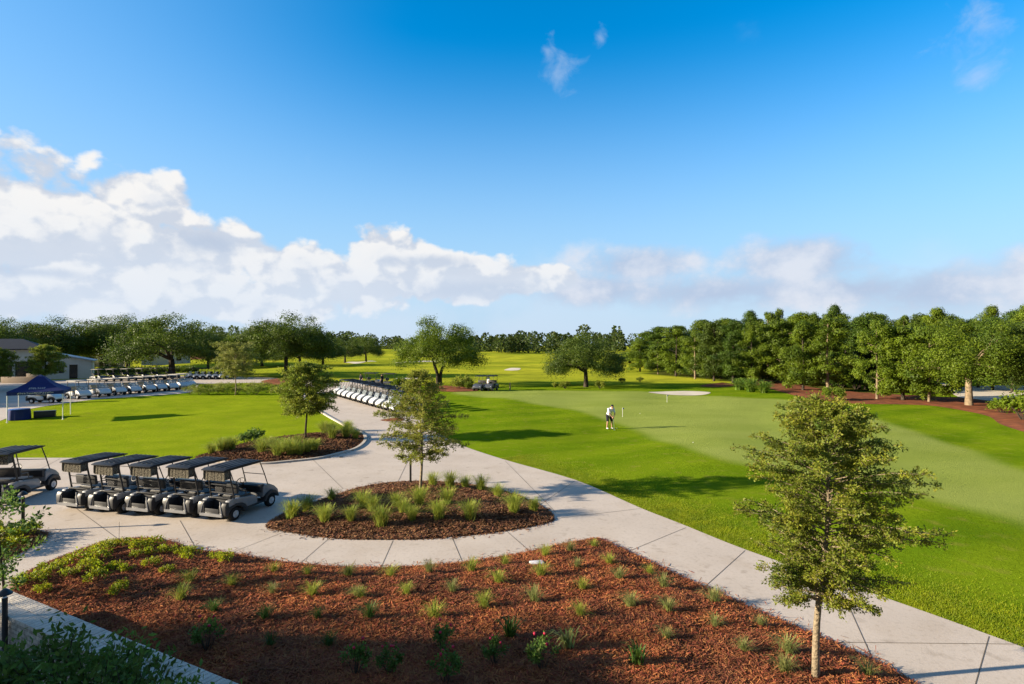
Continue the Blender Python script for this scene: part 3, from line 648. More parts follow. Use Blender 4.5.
def to(o, x, y, z, s=1, rz=None, label=None, cat=None, group=None):
    o.location = (x, y, z); o.scale = (s,) * 3; o.rotation_euler = (0, 0, random.uniform(0, 6.28) if rz is None else rz); return tag(o, label, cat, group)

# big bed tufts, in rows measured front to back
c8 = lambda x, y: (340 + x / 2.844, 520 + y / 2.844)
c7 = lambda x, y: (x / 2.844, 520 + y / 2.844)
c3 = lambda x, y: (680 + x / 2.977, 480 + y / 2.977)
tf = [c8(*p) for p in [(25, 175), (60, 240), (85, 305), (145, 175), (190, 235), (255, 168), (270, 300), (320, 228), (375, 163), (410, 272), (470, 140), (450, 200), (552, 255), (585, 118), (572, 180), (655, 105), (675, 155), (690, 220), (682, 300), (722, 82), (765, 148), (795, 188), (825, 268), (880, 165), (920, 212), (935, 285), (930, 368)]]
tf += [c7(*p) for p in [(780, 165), (875, 172), (990, 175), (775, 232), (660, 210), (890, 235), (755, 305), (905, 305), (610, 282), (770, 385), (935, 385), (540, 195), (515, 255), (1015, 240)]]
tf += [c3(*p) for p in [(100, 375), (105, 460), (240, 450), (190, 545), (320, 545), (310, 600), (560, 603)]]
tf.sort(key=lambda p: p[1]); rows = []; i = 0
bands = [(0, 570), (570, 585), (585, 604), (604, 625), (625, 650), (650, 700)]
rown = ['row along path', 'second row', 'third row', 'fourth row', 'fifth row', 'front row']
for bi, (a, b_) in enumerate(bands):
    row = sorted([p for p in tf if a <= p[1] < b_])
    for j, p in enumerate(row):
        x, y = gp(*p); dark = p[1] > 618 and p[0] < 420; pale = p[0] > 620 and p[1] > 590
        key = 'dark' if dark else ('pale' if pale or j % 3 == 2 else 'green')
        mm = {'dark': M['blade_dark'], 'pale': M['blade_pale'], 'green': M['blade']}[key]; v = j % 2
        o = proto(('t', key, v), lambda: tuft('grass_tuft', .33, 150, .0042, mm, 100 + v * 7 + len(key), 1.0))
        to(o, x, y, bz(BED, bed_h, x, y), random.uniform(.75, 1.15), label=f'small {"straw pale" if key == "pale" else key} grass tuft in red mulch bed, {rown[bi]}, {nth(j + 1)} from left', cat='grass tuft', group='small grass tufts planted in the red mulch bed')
# lime shrubs at the bed's left end
ls = [c7(*p) for p in [(50, 185), (95, 190), (125, 210), (150, 165), (200, 178), (170, 140), (225, 140), (245, 165), (290, 112), (280, 135), (350, 90), (395, 100), (440, 90), (385, 125), (430, 115), (475, 105), (330, 160), (290, 165), (275, 195), (350, 215), (335, 232), (430, 152), (475, 172), (520, 108), (545, 125), (610, 125), (645, 130), (310, 90), (130, 150), (360, 165)]]
ls.sort(key=lambda p: p[0])
for j, p in enumerate(ls):
    x, y = gp(*p); v = j % 3
    o = proto(('l', v), lambda: bush('low_shrub', .30, .30, 420, .062, M['leaf_lime'], 200 + v, .6, 16))
    to(o, x, y, bz(BED, bed_h, x, y), random.uniform(.55, 1.0), label=f'low lime green shrub, left end of red mulch bed, {nth(j + 1)} from left', cat='shrub', group='low lime green shrubs in the red mulch bed')
# agapanthus-like and rose plants
sp = [(c8(650, 395), 'pale', 'spiky pale striped plant in the front of the red mulch bed'), (c8(485, 362), 'dark', 'spiky bright green plant left of the pale striped one in the red mulch bed'), (c8(845, 440), 'dark', 'spiky green plant in the red mulch bed, right of the pale striped one')]
for p, k, lab in sp:
    x, y = gp(*p); o = tuft('spiky_plant', .40, 46, .018, M['blade_pale'] if k == 'pale' else M['blade_dark'], 300 + len(lab), .85); to(o, x, y, bz(BED, bed_h, x, y), 1, label=lab, cat='plant')
ros = [c8(45, 470), c8(140, 470), c8(295, 410), c8(300, 490), c8(440, 440), c8(575, 455), c7(590, 390)]
ros.sort()
def mk_rose(v):
    o = bush('rose_bush', .5, .24, 600, .055, M['leaf_shrub'], 320 + v, .6, 12); f = MB()
    for k in range(3):
        a = k * 2.1 + v; f.ball((math.cos(a) * .12, math.sin(a) * .12, .46 + .06 * k), .026, 8)
    f.build('blossom', M['rose'], o, smooth=True); return o
for j, p in enumerate(ros):
    x, y = gp(*p); v = j % 2; o = proto(('r', v), lambda: mk_rose(v))
    to(o, x, y, bz(BED, bed_h, x, y), random.uniform(.8, 1.05), label=f'dark rose bush with red blooms, front of red mulch bed, {nth(j + 1)} from left', cat='rose bush', group='rose bushes in the shaded front of the mulch bed')
# island tufts
ci = lambda x, y: (260 + x / 3.413, 480 + y / 3.413)
it = sorted([ci(*p) for p in [(110, 140), (220, 155), (245, 82), (310, 160), (350, 120), (415, 172), (465, 118), (520, 160), (545, 110), (610, 155), (640, 108), (715, 150), (590, 38), (650, 48), (700, 38), (755, 48), (868, 128), (935, 112), (812, 75), (160, 120), (385, 135), (490, 140)]])
for j, p in enumerate(it):
    x, y = gp(*p); v = j % 3; o = proto(('i', v), lambda: tuft('grass_clump', .60, 300, .0055, M['blade'], 400 + v, .85))
    to(o, x, y, bz(ISL, isl_h, x, y), random.uniform(.75, 1.15), label=f'tall green grass clump in almond shaped island bed, {nth(j + 1)} from left', cat='grass clump', group='grass clumps in the island bed')
cl = lambda x, y: (180 + x / 5.12, 390 + y / 5.12)
lt = sorted([cl(*p) for p in [(160, 335), (215, 325), (262, 322), (420, 335), (440, 320), (475, 310), (530, 335), (570, 345), (610, 345), (650, 335), (690, 325), (740, 235), (780, 262), (860, 212), (850, 255), (900, 258), (600, 300), (500, 350), (875, 235), (780, 230)]])
for j, p in enumerate(lt):
    x, y = gp(*p); v = j % 2; o = proto(('lb', v), lambda: tuft('grass_clump', .70, 300, .009, M['blade'], 420 + v, .95))
    to(o, x, y, bz(LBED, bed_h, x, y), random.uniform(.8, 1.15), label=f'green grass clump in curved corner bed of left lawn, {nth(j + 1)} from left', cat='grass clump', group='grass clumps in the curved corner bed')
for j, p in enumerate([(340, 285), (385, 268), (365, 280)]):
    x, y = gp(*cl(*p)); o = proto('dk', lambda: bush('dark_shrub', .6, .45, 500, .11, M['leaf_shrub'], 440, .6)); to(o, x, y, .1, 1, label=f'dark broad leafed shrub at lawn side of corner bed, {["left", "right", "middle"][j]} one of three', cat='shrub', group='dark shrubs at the lawn side of the corner bed')
# hedge-like planting beyond the left lawn
hp = [(190 + 9.5 * k, 394.5 + .3 * math.sin(k)) for k in range(8)] + [(198 + 11 * k, 389.5) for k in range(9)] + [(258 + 9 * k, 392.5) for k in range(4)]
hp.sort()
for j, p in enumerate(hp):
    x, y = gp(*p); v = j % 3
    o = proto(('h', v), lambda: bush('border_shrub', .8, 1.0, 900, .13, [M['leaf_pale'], M['leaf_bright'], M['leaf_mid']][v], 450 + v, .4)); to(o, x, y, 0, random.uniform(.7, 1.1), label=f'low shrub in planting strip beyond left lawn, {nth(j + 1)} from left', cat='shrub', group='shrubs beyond the left lawn')
# low planting near the course
sb = [((400, 388), 'bush behind the top of the yellowish tree', 1.3), ((412, 390), 'bush right of the row of white carts, below the twin stemmed oak', 1.2), ((388, 392), 'bush just behind the row of white carts', .9), ((458, 389.5), 'dark bush beside the tall twin stemmed oak', 1.2), ((468, 390), 'low pale plant right of the twin stemmed oak', .9), ((463, 388), 'upright dark bush on the red mulch under the twin stemmed oak', 1.5),
      ((740, 390), 'palmetto shrub at the left end of the red mulch strip', 1.3), ((751, 392), 'palmetto shrub in the middle of the cluster by the red mulch strip', 1.4), ((764, 393), 'palmetto shrub at the right of the cluster by the red mulch strip', 1.2),
      ((833, 401), 'low dry looking shrub on the red mulch among the front trees', 1.3), ((1024, 421), 'bright bush at the right edge beside the white sand', 1.9), ((1003, 414), 'small pale bush in front of the white sand at the right', 1.1),
      ((565, 388.6), 'low dark bush left of the lone broad oak trunk', .9), ((600, 388.6), 'low dark bush right of the lone broad oak trunk', .9), ((555, 387.5), 'small bush further left of the lone broad oak', .6), ((622, 383), 'small distant bush to the right of the lone broad oak', .7), ((640, 382), 'tiny distant bush on the fairway beyond the green', .7)]
for j, (p, lab, h) in enumerate(sb):
    x, y = gp(*p)
    if 'palmetto' in lab: o = proto('palm', lambda: tuft('palmetto', .9, 190, .035, M['palm'], 470, 1.2)); to(o, x, y, hz(x, y), h * 1.35, label=lab, cat='palmetto', group='palmettos by the red mulch strip'); continue
    v = 'pale' if ('bright' in lab or 'pale' in lab or 'dry' in lab or 'yellow' in lab) else 'dark'
    o = proto(('sb', v), lambda: bush('bush', 1, .8, 1500, .13, M['leaf_bright'] if v == 'pale' else M['leaf_mid'], 480, .6, 24)); to(o, x, y, hz(x, y), h, label=lab, cat='bush')
# undergrowth below the right wood
ug = []
for k in range(26):
    px = 640 + k * 13.5; ug.append((px, np.interp(px, sky_x, bas_y) - (3.0 if px < 790 else 5.5) - rr_.uniform(0, 1)))
ug = [p for p in ug if not 930 < p[0] < 1010]
for j, p in enumerate(ug):
    x, y = gp(*p); o = proto('ug', lambda: bush('undergrowth_bush', 1.7, 1.6, 1600, .24, M['leaf_pine'], 490, .7, 26)); to(o, x, y, hz(x, y), random.uniform(.7, 1.15), label=f'shaded undergrowth bush at foot of right wood, {nth(j + 1)} from left', cat='bush', group='undergrowth of the right wood')
hd = [(20 + 0 * k + 14 * k, 374.5 - .1 * k) for k in range(13)]
for j, p in enumerate(hd):
    if p[0] < 92: continue
    x, y = gp(*p); o = proto('hg', lambda: bush('hedge_bush', 1.1, 1.7, 1500, .24, M['leaf_oak'], 495, .7, 26)); to(o, x, y, hz(x, y), 1, label=f'dark hedge bush behind the left cart rows, {nth(j - 4)} from the left', cat='bush', group='hedge behind the left cart rows')

# ------------------------------------------------------------ foreground left: wall, shrubs, small tree
fg = [(-8.3, 8.2, .60), (-7.3, 8.1, .82), (-6.55, 7.95, 1.12), (-5.8, 7.75, 1.08), (-5.0, 7.35, 1.02), (-4.35, 7.0, .92), (-7.2, 7.5, .75)]
for j, (x, y, s) in enumerate(fg):
    v = j % 3; o = proto(('fg', v), lambda: bush('glossy_shrub', 1.2, .75, 1250, .105, M['leaf_shrub'], 500 + v, .45, 28))
    to(o, x, y, 0, s, label=f'dark glossy shrub in front of whitewashed brick wall, {nth(j + 1)} from left', cat='shrub', group='glossy shrubs in front of the brick wall')
o = tuft('dry_grass', .78, 170, .012, M['blade_tan'], 520, .6); to(o, -6.15, 7.35, .08, 1, label='dry tan feathery grass among the dark shrubs at the bottom left', cat='grass clump')
t = young_tree(2.25, .35, .80, M['leaf_shrub'], 530, nb=22, ns=6, nl=13, size=.10, tr=.03, bark='dark_bark', up=.8, prof=lambda t: math.sin(math.pi * min(1, t * .85 + .12)) ** .6)
t.name = 'small_tree'; put(t, -10.75, 11.7, 1, .4, 'leafy sapling with dark glossy leaves at the left edge, beyond the brick wall end', z=.05)
for j, p in enumerate([(5, 545), (-12, 538), (22, 541), (2, 535), (14, 551), (-10, 556), (30, 537)]):
    x, y = gp(*p); o = proto(('l', j % 3), None); to(o, x, y, bz(CBED, bed_h, x, y), random.uniform(.9, 1.2), label=f'low lime shrub in small corner bed by the bollard, {["middle", "left", "rear right", "rear", "front right", "front left", "rightmost"][j]} one', cat='shrub', group='low lime shrubs in the small corner bed')
# wall
A = Vector((-9.9, 11.0, 0)); dv = Vector((5.62, -2.83, 0)).normalized(); LW, WW, HW = 12.0, .5, .6
root = empty('brick_wall', tuple(A), math.atan2(dv.y, dv.x), 'low whitewashed brick wall with a brick cap along the red mulch bed', 'wall')
def brickmat(name, c1, c2, mort, bw, bh, off, vec):
    m = mat(name, c1, .85, .2); nt = m.node_tree; N = nt.nodes; L = nt.links; b = N['Principled BSDF']
    tc = N.new('ShaderNodeTexCoord'); mp = N.new('ShaderNodeMapping'); mp.inputs['Rotation'].default_value = vec
    br = N.new('ShaderNodeTexBrick'); br.inputs['Scale'].default_value = 1; br.inputs['Brick Width'].default_value = bw; br.inputs['Row Height'].default_value = bh; br.offset = off
    br.inputs['Mortar Size'].default_value = .007; br.inputs['Color1'].default_value = (*c1, 1); br.inputs['Color2'].default_value = (*c2, 1); br.inputs['Mortar'].default_value = (*mort, 1)
    L.new(tc.outputs['Object'], mp.inputs[0]); L.new(mp.outputs[0], br.inputs['Vector'])
    n = N.new('ShaderNodeTexNoise'); n.inputs['Scale'].default_value = 14; n.inputs['Detail'].default_value = 6; L.new(tc.outputs['Object'], n.inputs['Vector'])
    r = N.new('ShaderNodeMapRange'); r.inputs[1].default_value = .35; r.inputs[2].default_value = .65; r.inputs[3].default_value = .6; r.inputs[4].default_value = 1.1; L.new(n.outputs['Fac'], r.inputs[0])
    v = N.new('ShaderNodeMix'); v.data_type = 'RGBA'; v.blend_type = 'MULTIPLY'; v.inputs[0].default_value = 1; L.new(br.outputs['Color'], v.inputs[6]); L.new(r.outputs[0], v.inputs[7]); L.new(v.outputs[2], b.inputs['Base Color'])
    bp = N.new('ShaderNodeBump'); bp.inputs['Strength'].default_value = .8; bp.inputs['Distance'].default_value = .01; bp.invert = True; L.new(br.outputs['Fac'], bp.inputs['Height']); L.new(bp.outputs[0], b.inputs['Normal']); return m
bm1 = brickmat('whitewashed_brick', (.55, .50, .42), (.46, .41, .34), (.36, .33, .29), .215, .075, .5, (R(90), 0, 0))
b_ = MB(); b_.add([(0, 0, -.2), (LW, 0, -.2), (LW, -WW + .02, -.2), (.28, -WW + .02, -.2), (0, 0, HW - .075), (LW, 0, HW - .075), (LW, -WW + .02, HW - .075), (.28, -WW + .02, HW - .075)], [(0, 1, 2, 3), (4, 5, 6, 7), (0, 1, 5, 4), (1, 2, 6, 5), (2, 3, 7, 6), (3, 0, 4, 7)])
b_.build('brickwork', bm1, root)
capm = mat('whitewashed_cap_brick', (.62, .56, .48), .85, .2, noise=(9, .2), col2=(.48, .43, .37), bump=(30, .5), var=(.0, .16))
cb = MB(); x = 0.0
while x < LW - .1:
    k = .30 * 1; sh = 0
    for (y0, y1) in ((.02, -.245), (-.252, -WW - .015)):
        xs = x + (.28 * (-y0 / WW) if x < .28 and y0 < 0 else 0) * 0
        if x < .22 and y1 < -.4: continue
        z = HW - .035 + random.uniform(-.003, .003); cb.box((x + .0475, (y0 + y1) / 2, z), (.089, abs(y1 - y0), .07 + random.uniform(0, .004)), random.uniform(-.015, .015))
    x += .0985
cb.build('cap', capm, root, bevel=.006)

# ------------------------------------------------------------ bollards, covers, stakes
def bollard():
    o = empty('bollard_light'); p = MB(); p.lathe((0, 0, 0), [(.055, -.1), (.055, .03), (.042, .035), (.042, .92)], 16); p.build('post', M['black_metal'], o, smooth='auto')
    q = MB(); q.lathe((0, 0, 0), [(.03, .92), (.03, .99)], 12); q.build('lens', M['lamp_glass'], o, smooth='auto')
    h = MB(); h.lathe((0, 0, 0), [(.11, .975), (.115, .99), (.06, 1.05), (.02, 1.08), (.0, 1.085)][:-1], 20); h.build('hood', M['black_metal'], o, smooth='auto')
    f = MB(); f.lathe((0, 0, 0), [(.09, -.05), (.09, .02), (.06, .035)], 16); f.build('base', M['black_metal'], o, smooth='auto'); return o
bo = bollard(); x, y = gp(23, 531.5); to(bo, x, y, .06, 1.05, 0, 'black bollard light in the small corner bed by the parked carts', 'bollard light', 'bollard lights')
c = copy_tree(bo); to(c, -9.12, 9.98, .02, 1.02, 0, 'black bollard light at the end of the whitewashed brick wall', 'bollard light', 'bollard lights')
c = copy_tree(bo); x, y = gp(410.5, 486); to(c, x, y, .1, 1.0, 0, 'black bollard light behind the trunk of the yellowish tree', 'bollard light', 'bollard lights')
m_ = MB(); m_.box((0, 0, .04), (.34, .25, .05)); m_.box((0, 0, .068), (.30, .21, .012)); o = m_.build('valve_cover', M['white_cover'], None, bevel=.008); x, y = gp(537, 570); to(o, x, y, bz(BED, bed_h, x, y), 1, .2, 'white rectangular valve cover lying on the red mulch', 'valve cover')
m_ = MB(); m_.tube([(0, 0, -.05), (0.01, 0, .52)], [.006, .004], 6); o = m_.build('marker_stake', M['black_metal']); x, y = gp(119, 541); to(o, x, y, .02, 1, 0, 'thin dark stake standing at the edge of the lime shrubs', 'stake')
m_ = MB(); m_.lathe((0, 0, 0), [(.09, 0), (.09, .03), (.08, .035)], 18); o = m_.build('drain_cover', M['black_metal']); x, y = gp(341, 457.5); to(o, x, y, .012, 1, 0, 'small dark drain cover on the concrete by the curved curb', 'drain cover')
for j, (p, lab) in enumerate([((622.5, 416.5), 'short practice flag stick standing right of the golfer'), ((667, 403), 'short practice flag stick farther back near the edge of the green'), ((510, 390.5), 'tan wooden post at the back edge of the putting green')]):
    x, y = gp(*p); m_ = MB(); r_ = empty('flag_stick' if j < 2 else 'wooden_post'); 
    if j < 2:
        m_.tube([(0, 0, -.05), (0, 0, .72)], .014, 6); m_.build('stick', M['white_metal'], r_); q = MB(); q.add([(0, 0, .72), (.2, .04, .64), (0, 0, .55), (0, .012, .72), (.2, .052, .64), (0, .012, .55)], [(0, 1, 2), (5, 4, 3), (0, 3, 4, 1), (1, 4, 5, 2), (2, 5, 3, 0)]); q.build('flag', M['blue'], r_)
    else:
        m_.box((0, 0, .4), (.14, .14, .85)); m_.build('post', M['stake'], r_, bevel=.01); q = MB(); q.box((0, 0, .86), (.2, .2, .06), taper=.8); q.build('cap', M['stake'], r_)
    put(r_, x, y, 1, .3, lab, 'flag' if j < 2 else 'post')
for j, (px, py) in enumerate([(617, 427.6), (693, 446), (640, 414)]):
    x, y = gp(px, py); m_ = MB(); m_.ball((0, 0, .021), .0215, 12); o = m_.build('golf_ball', M['white_cover'], smooth=True); to(o, x, y, hz(x, y), 1, 0, ['white golf ball at the feet of the golfer', 'white golf ball lying alone in the middle of the green', 'white golf ball on the green beyond the golfer'][j], 'golf ball')

# ------------------------------------------------------------ golf cart
def cart(body, roofm, seatm, cover=True, shield=False):
    r = empty('golf_cart')
    for s in (-1, 1):
        b = MB(); b.prism([(-.30, .52), (-.31, .66), (-.26, .735), (-.05, .745), (.35, .70), (.85, .63), (.95, .52), (.95, .34), (.50, .33), (.40, .46), (.24, .545), (0, .57), (-.24, .53)], s * .42, s * .60); b.build('side_panel', body, r, bevel=.02)
        b = MB(); b.prism([(-.46, .27), (-.46, .58), (-.41, .68), (-.315, .70), (-.30, .53), (0, .562), (.235, .537), (.39, .45), (.49, .32), (.47, .22), (.36, .22), (.30, .36), (.18, .45), (0, .49), (-.18, .45), (-.29, .34), (-.34, .24)], s * .34, s * .615); b.build('fender', M['black_plastic'], r, bevel=.01)
        b = MB(); b.prism([(1.30, .27), (1.36, .46), (1.50, .565), (1.66, .60), (1.84, .56), (1.97, .44), (2.02, .30), (1.95, .30), (1.86, .42), (1.66, .50), (1.46, .42), (1.38, .27)], s * .34, s * .60); b.build('front_fender', M['black_plastic'], r, bevel=.01)
    b = MB(); b.box((0, .25, .30), (1.06, 1.3, .10)); b.box((0, 1.15, .275), (1.04, .80, .06)); b.box((0, .38, .5), (.72, .6, .3)); b.build('chassis', M['black_plastic'], r, bevel=.01)
    b = MB()                                     # bag well: open tray
    b.box((0, -.24, .29), (.70, .40, .03)); b.box((0, -.055, .5), (.70, .03, .42)); b.box((-.345, -.24, .47), (.03, .4, .36)); b.box((.345, -.24, .47), (.03, .4, .36)); b.box((0, -.44, .38), (.60, .02, .2)); b.box((0, -.10, .755), (.98, .10, .04)); b.build('bag_well', M['black_plastic'], r, bevel=.006)
    b = MB(); b.box((0, -.475, .285), (.98, .05, .09)); b.tube([(-.47, -.47, .29), (-.41, -.46, .55), (-.34, -.42, .72)], .02, 6); b.tube([(.47, -.47, .29), (.41, -.46, .55), (.34, -.42, .72)], .02, 6); b.build('bumper', body, r, bevel=.0, smooth='auto')
    b = MB(); b.prism([(1.28, .42), (1.30, .78), (1.40, .86), (1.60, .84), (1.84, .72), (2.02, .55), (2.05, .42), (2.0, .33), (1.90, .46), (1.66, .605), (1.45, .53)], -.54, .54); b.build('cowl', body, r, bevel=.035)
    b = MB(); b.prism([(1.20, .62), (1.16, .86), (1.27, .90), (1.40, .87), (1.30, .76), (1.285, .60)], -.50, .50); b.build('dashboard', M['black_plastic'], r, bevel=.015)
    b = MB(); b.box((0, .50, .69), (1.02, .50, .14)); b.build('seat', seatm, r, bevel=.04)
    b = MB(); 
    b.box((0, .16, 1.02), (1.0, .10, .34), 0, .12)
    b.build('backrest', seatm, r, bevel=.035)
    for s in (-1, 1): b = MB(); b.tube([(s * .50, .52, .76), (s * .50, .50, .93), (s * .50, .16, .95)], .018, 6); b.build('armrest', M['black_plastic'], r, smooth='auto')
    b = MB(); b.tube([(-.52, .0, .70), (-.50, -.10, 1.25), (-.46, -.16, 1.70)], .030, 8); b.tube([(.52, .0, .70), (.50, -.10, 1.25), (.46, -.16, 1.70)], .030, 8); b.tube([(-.50, -.08, 1.18), (.50, -.08, 1.18)], .018, 6); b.tube([(-.52, -.04, .90), (.52, -.04, .90)], .02, 6); b.build('rear_frame', M['black_plastic'], r, smooth='auto')
    b = MB(); b.tube([(-.52, 1.52, .84), (-.50, 1.38, 1.25), (-.46, 1.20, 1.72)], .019, 8); b.tube([(.52, 1.52, .84), (.50, 1.38, 1.25), (.46, 1.20, 1.72)], .019, 8); b.tube([(-.50, 1.39, 1.23), (.50, 1.39, 1.23)], .014, 6); b.build('front_frame', M['black_plastic'], r, smooth='auto')
    b = MB(); b.prism([(-.42, 1.715), (-.43, 1.745), (-.30, 1.785), (.45, 1.80), (1.15, 1.785), (1.33, 1.75), (1.33, 1.72), (1.10, 1.70), (-.30, 1.70)], -.51, .51)
    for s in (-.34, -.11, .11, .34): b.box((s, .45, 1.803), (.05, 1.35, .012))
    b.build('roof', roofm, r, bevel=.012)
    if cover:
        b = MB(); n = 12
        for k in range(n):                       # gathered canvas across the back
            x0 = -.46 + .92 * k / n; b.box((x0 + .04, -.33 - .006 * (k % 2), 1.54), (.082, .02, .31), 0, -.06)
        for s in (-1, 1): b.box((s * .465, -.24, 1.56), (.018, .26, .28))
        b.build('bag_cover', M['canvas'], r)
    st = MB(); st.tube([(-.26, 1.26, .80), (-.26, 1.02, .98)], .016, 6)
    tor = []; R0, r0 = .17, .016
    pts = [(-.26 + R0 * math.cos(a), 1.0 + R0 * math.sin(a) * .55, .99 + R0 * math.sin(a) * .83) for a in [2 * math.pi * k / 16 for k in range(17)]]
    st.tube(pts, r0, 6, cap=False)
    for a in (0, 2.1, 4.2): st.tube([(-.26, 1.0, .985), (-.26 + R0 * math.cos(a), 1.0 + R0 * math.sin(a) * .55, .99 + R0 * math.sin(a) * .83)], .011, 5)
    st.build('steering_wheel', M['black_plastic'], r, smooth='auto')
    b = MB()
    for s in (-1, 1):
        b = MB(); b.ball((s * .36, 1.985, .535), .062, 12, (1.3, .5, .8)); b.build('headlight', M['lamp_glass'], r, smooth=True)
    if shield:
        b = MB(); b.add([(-.51, 1.535, .84), (.51, 1.535, .84), (.52, 1.39, 1.25), (-.52, 1.39, 1.25), (-.51, 1.545, .84), (.51, 1.545, .84), (.52, 1.40, 1.25), (-.52, 1.40, 1.25)], [(0, 1, 2, 3), (7, 6, 5, 4), (0, 4, 5, 1), (1, 5, 6, 2), (2, 6, 7, 3), (3, 7, 4, 0)]); b.build('windscreen', M['shield'], r)
    for (wx, wy) in ((-.5, 0), (.5, 0), (-.48, 1.66), (.48, 1.66)):
        s = 1 if wx > 0 else -1; w = MB(); w.lathe((wx, wy, .225), [(.10, -.085), (.19, -.09), (.222, -.06), (.225, 0), (.222, .06), (.19, .09), (.10, .085)], 22, 'x'); wo = w.build('wheel', M['tyre'], r, smooth='auto')
        q = MB(); q.lathe((wx + s * .079, wy, .225), [(.02, -.01), (.115, -.008), (.12, .012), (.10, .014), (.05, .006), (.02, .012)] if s > 0 else [(.02, .01), (.115, .008), (.12, -.012), (.10, -.014), (.05, -.006), (.02, -.012)], 18, 'x')
        for k in range(5):
            a = k * 1.2566; q.tube([(wx + s * .093, wy, .225), (wx + s * .093, wy + .10 * math.cos(a), .225 + .10 * math.sin(a))], .012, 5)
        q.build('rim', M['rim'], wo, smooth='auto')
    return r
sh = mat('windscreen_glass', (.55, .62, .68), .08, .5); sh.node_tree.nodes['Principled BSDF'].inputs['Transmission Weight'].default_value = .8; M['shield'] = sh
def face(dx, dy): return math.atan2(-dx, dy)          # local +y -> (dx,dy)
def rank(lst): return lst
cA = cart(M['cart_silver'], M['roof_dark'], M['seat'])
for i in range(5):
    o = cA if i == 0 else copy_tree(cA); x = -9.12 + (i - 4) * 1.33; y = 17.5 - (i - 4) * .27 + [.06, -.05, .03, .10, 0][i]
    jit = [0, .02, -.015, .01, .03][i]
    to(o, x, y, .012, 1, face(.27 + jit, 1), f'golf cart in near row of five, {nth(i + 1)} from left, rear towards us', 'golf cart', 'near row of five golf carts'); o.scale = (.86, .97, .93)
o = copy_tree(cA); x, y = gp(4, 503); to(o, -17.75, 19.3, .012, 1, face(-.10, 1), 'golf cart standing apart at the left edge, left of the near row of five', 'golf cart')
cB = cart(M['cart_white'], M['roof_pale'], M['seat_tan'], cover=False, shield=True)
Bs = [(81, 399), (101.5, 396.8), (117, 395.2), (132.5, 393.9), (147, 392.6), (158, 391.6), (170.5, 390.6), (181, 389.2), (188, 388.2)]
for i, p in enumerate(Bs):
    x, y = gp(*p); o = cB if i == 0 else copy_tree(cB); to(o, x - 1.2, y + .6, .012, 1.03, face(.93, -.42 + random.uniform(-.03, .03)), f'pale roofed golf cart in row beyond left lawn, {nth(i + 1)} from left', 'golf cart', 'front left row of pale roofed carts')
o = copy_tree(cB); x, y = gp(36, 403); to(o, x, y, .012, 1.03, face(1, .1), 'white golf cart seen side on behind the blue tent', 'golf cart')
cE = cart(M['cart_white'], M['roof_dark'], M['seat'], cover=False, shield=True)
x0, y0 = gp(336, 396.5); x1, y1 = gp(394, 413.5)
hd_ = (-.85, -.53)
for i in range(11):
    u = i / 10; x = x0 + (x1 - x0) * u; y = y0 + (y1 - y0) * u; o = cE if i == 0 else copy_tree(cE)
    to(o, x - hd_[0] * 1.8, y - hd_[1] * 1.8, .012, 1, face(hd_[0] + random.uniform(-.03, .03), hd_[1]), f'white fronted golf cart in diagonal row on the path, {nth(i + 1)} from far end', 'golf cart', 'diagonal row of white golf carts on the path')
for i, px in enumerate([188, 194.3, 200.6, 206.9, 213.2, 219.5]):
    x, y = gp(px, 379.2); o = copy_tree(cE); to(o, x + 1.3, y + 1, hz(x, y) + .012, 1, face(-.6, -.8), f'golf cart in small far row by the feathery tree, {nth(i + 1)} from left', 'golf cart', 'small far row of six carts')
cD = cart(M['cart_shaded'], M['roof_dark'], M['seat'], cover=False); usedD = False
for px, py, a, lab in [(368, 386.2, (1, -.2), 'golf cart standing in the shade behind the diagonal row, left of two'), (386, 387.2, (1, -.2), 'golf cart standing in the shade behind the diagonal row, right of two'), (482.5, 390.3, (-.3, -1), 'golf cart with shade darkened paint at back edge of green, left of the pair'), (493, 390.3, (-.3, -1), 'golf cart with shade darkened paint at back edge of green, right of the pair')]:
    x, y = gp(px, py); o = copy_tree(cD) if usedD else cD; usedD = True; to(o, x, y, hz(x, y) + .01, 1, face(*a), lab, 'golf cart')

Cs = [(96 + 14.5 * k, 381.4 - .45 * k) for k in range(6)]
for i, p in enumerate(Cs):
    x, y = gp(*p); o = copy_tree(cD); to(o, x, y, .012, 1.03, face(.93, -.42), f'dark roofed golf cart in half hidden second row beyond left lawn, {nth(i + 1)} from left', 'golf cart', 'second left row of dark roofed carts')

# ------------------------------------------------------------ tent, table, box
tr_ = empty('canopy_tent', (-34.75, 40.9, hz(-34.75, 40.9)), 0, 'navy blue pop up tent with white lettering on the left lawn', 'tent')
cor = [(-.55, -2.1), (2.05, -.5), (.55, 2.1), (-2.05, .5)]
for cx, cy in cor:
    b = MB(); b.tube([(cx, cy, -.05), (cx, cy, 2.12)], .028, 8); b.box((cx, cy, .01), (.12, .12, .02)); b.build('leg', M['white_metal'], tr_, smooth='auto')
rf = MB(); nseg = 8; ring = []
k = 0; V = []; 
def edgept(a, b, u, sag=.06): return (a[0] + (b[0] - a[0]) * u, a[1] + (b[1] - a[1]) * u)
for lev, (s, z) in enumerate([(1.02, 1.86), (1.02, 2.12), (.72, 2.36), (.42, 2.68), (.18, 3.05), (.02, 3.22)]):
    for q in range(4):
        for j in range(nseg):
            e = edgept(cor[q], cor[(q + 1) % 4], j / nseg); sg = -.07 * math.sin(math.pi * j / nseg) * (1 if lev in (1, 2, 3) else 0); V.append((e[0] * s, e[1] * s, z + sg))
n = 4 * nseg; Fc = [(l * n + j, l * n + (j + 1) % n, (l + 1) * n + (j + 1) % n, (l + 1) * n + j) for l in range(5) for j in range(n)] + [tuple(range(5 * n, 6 * n))]
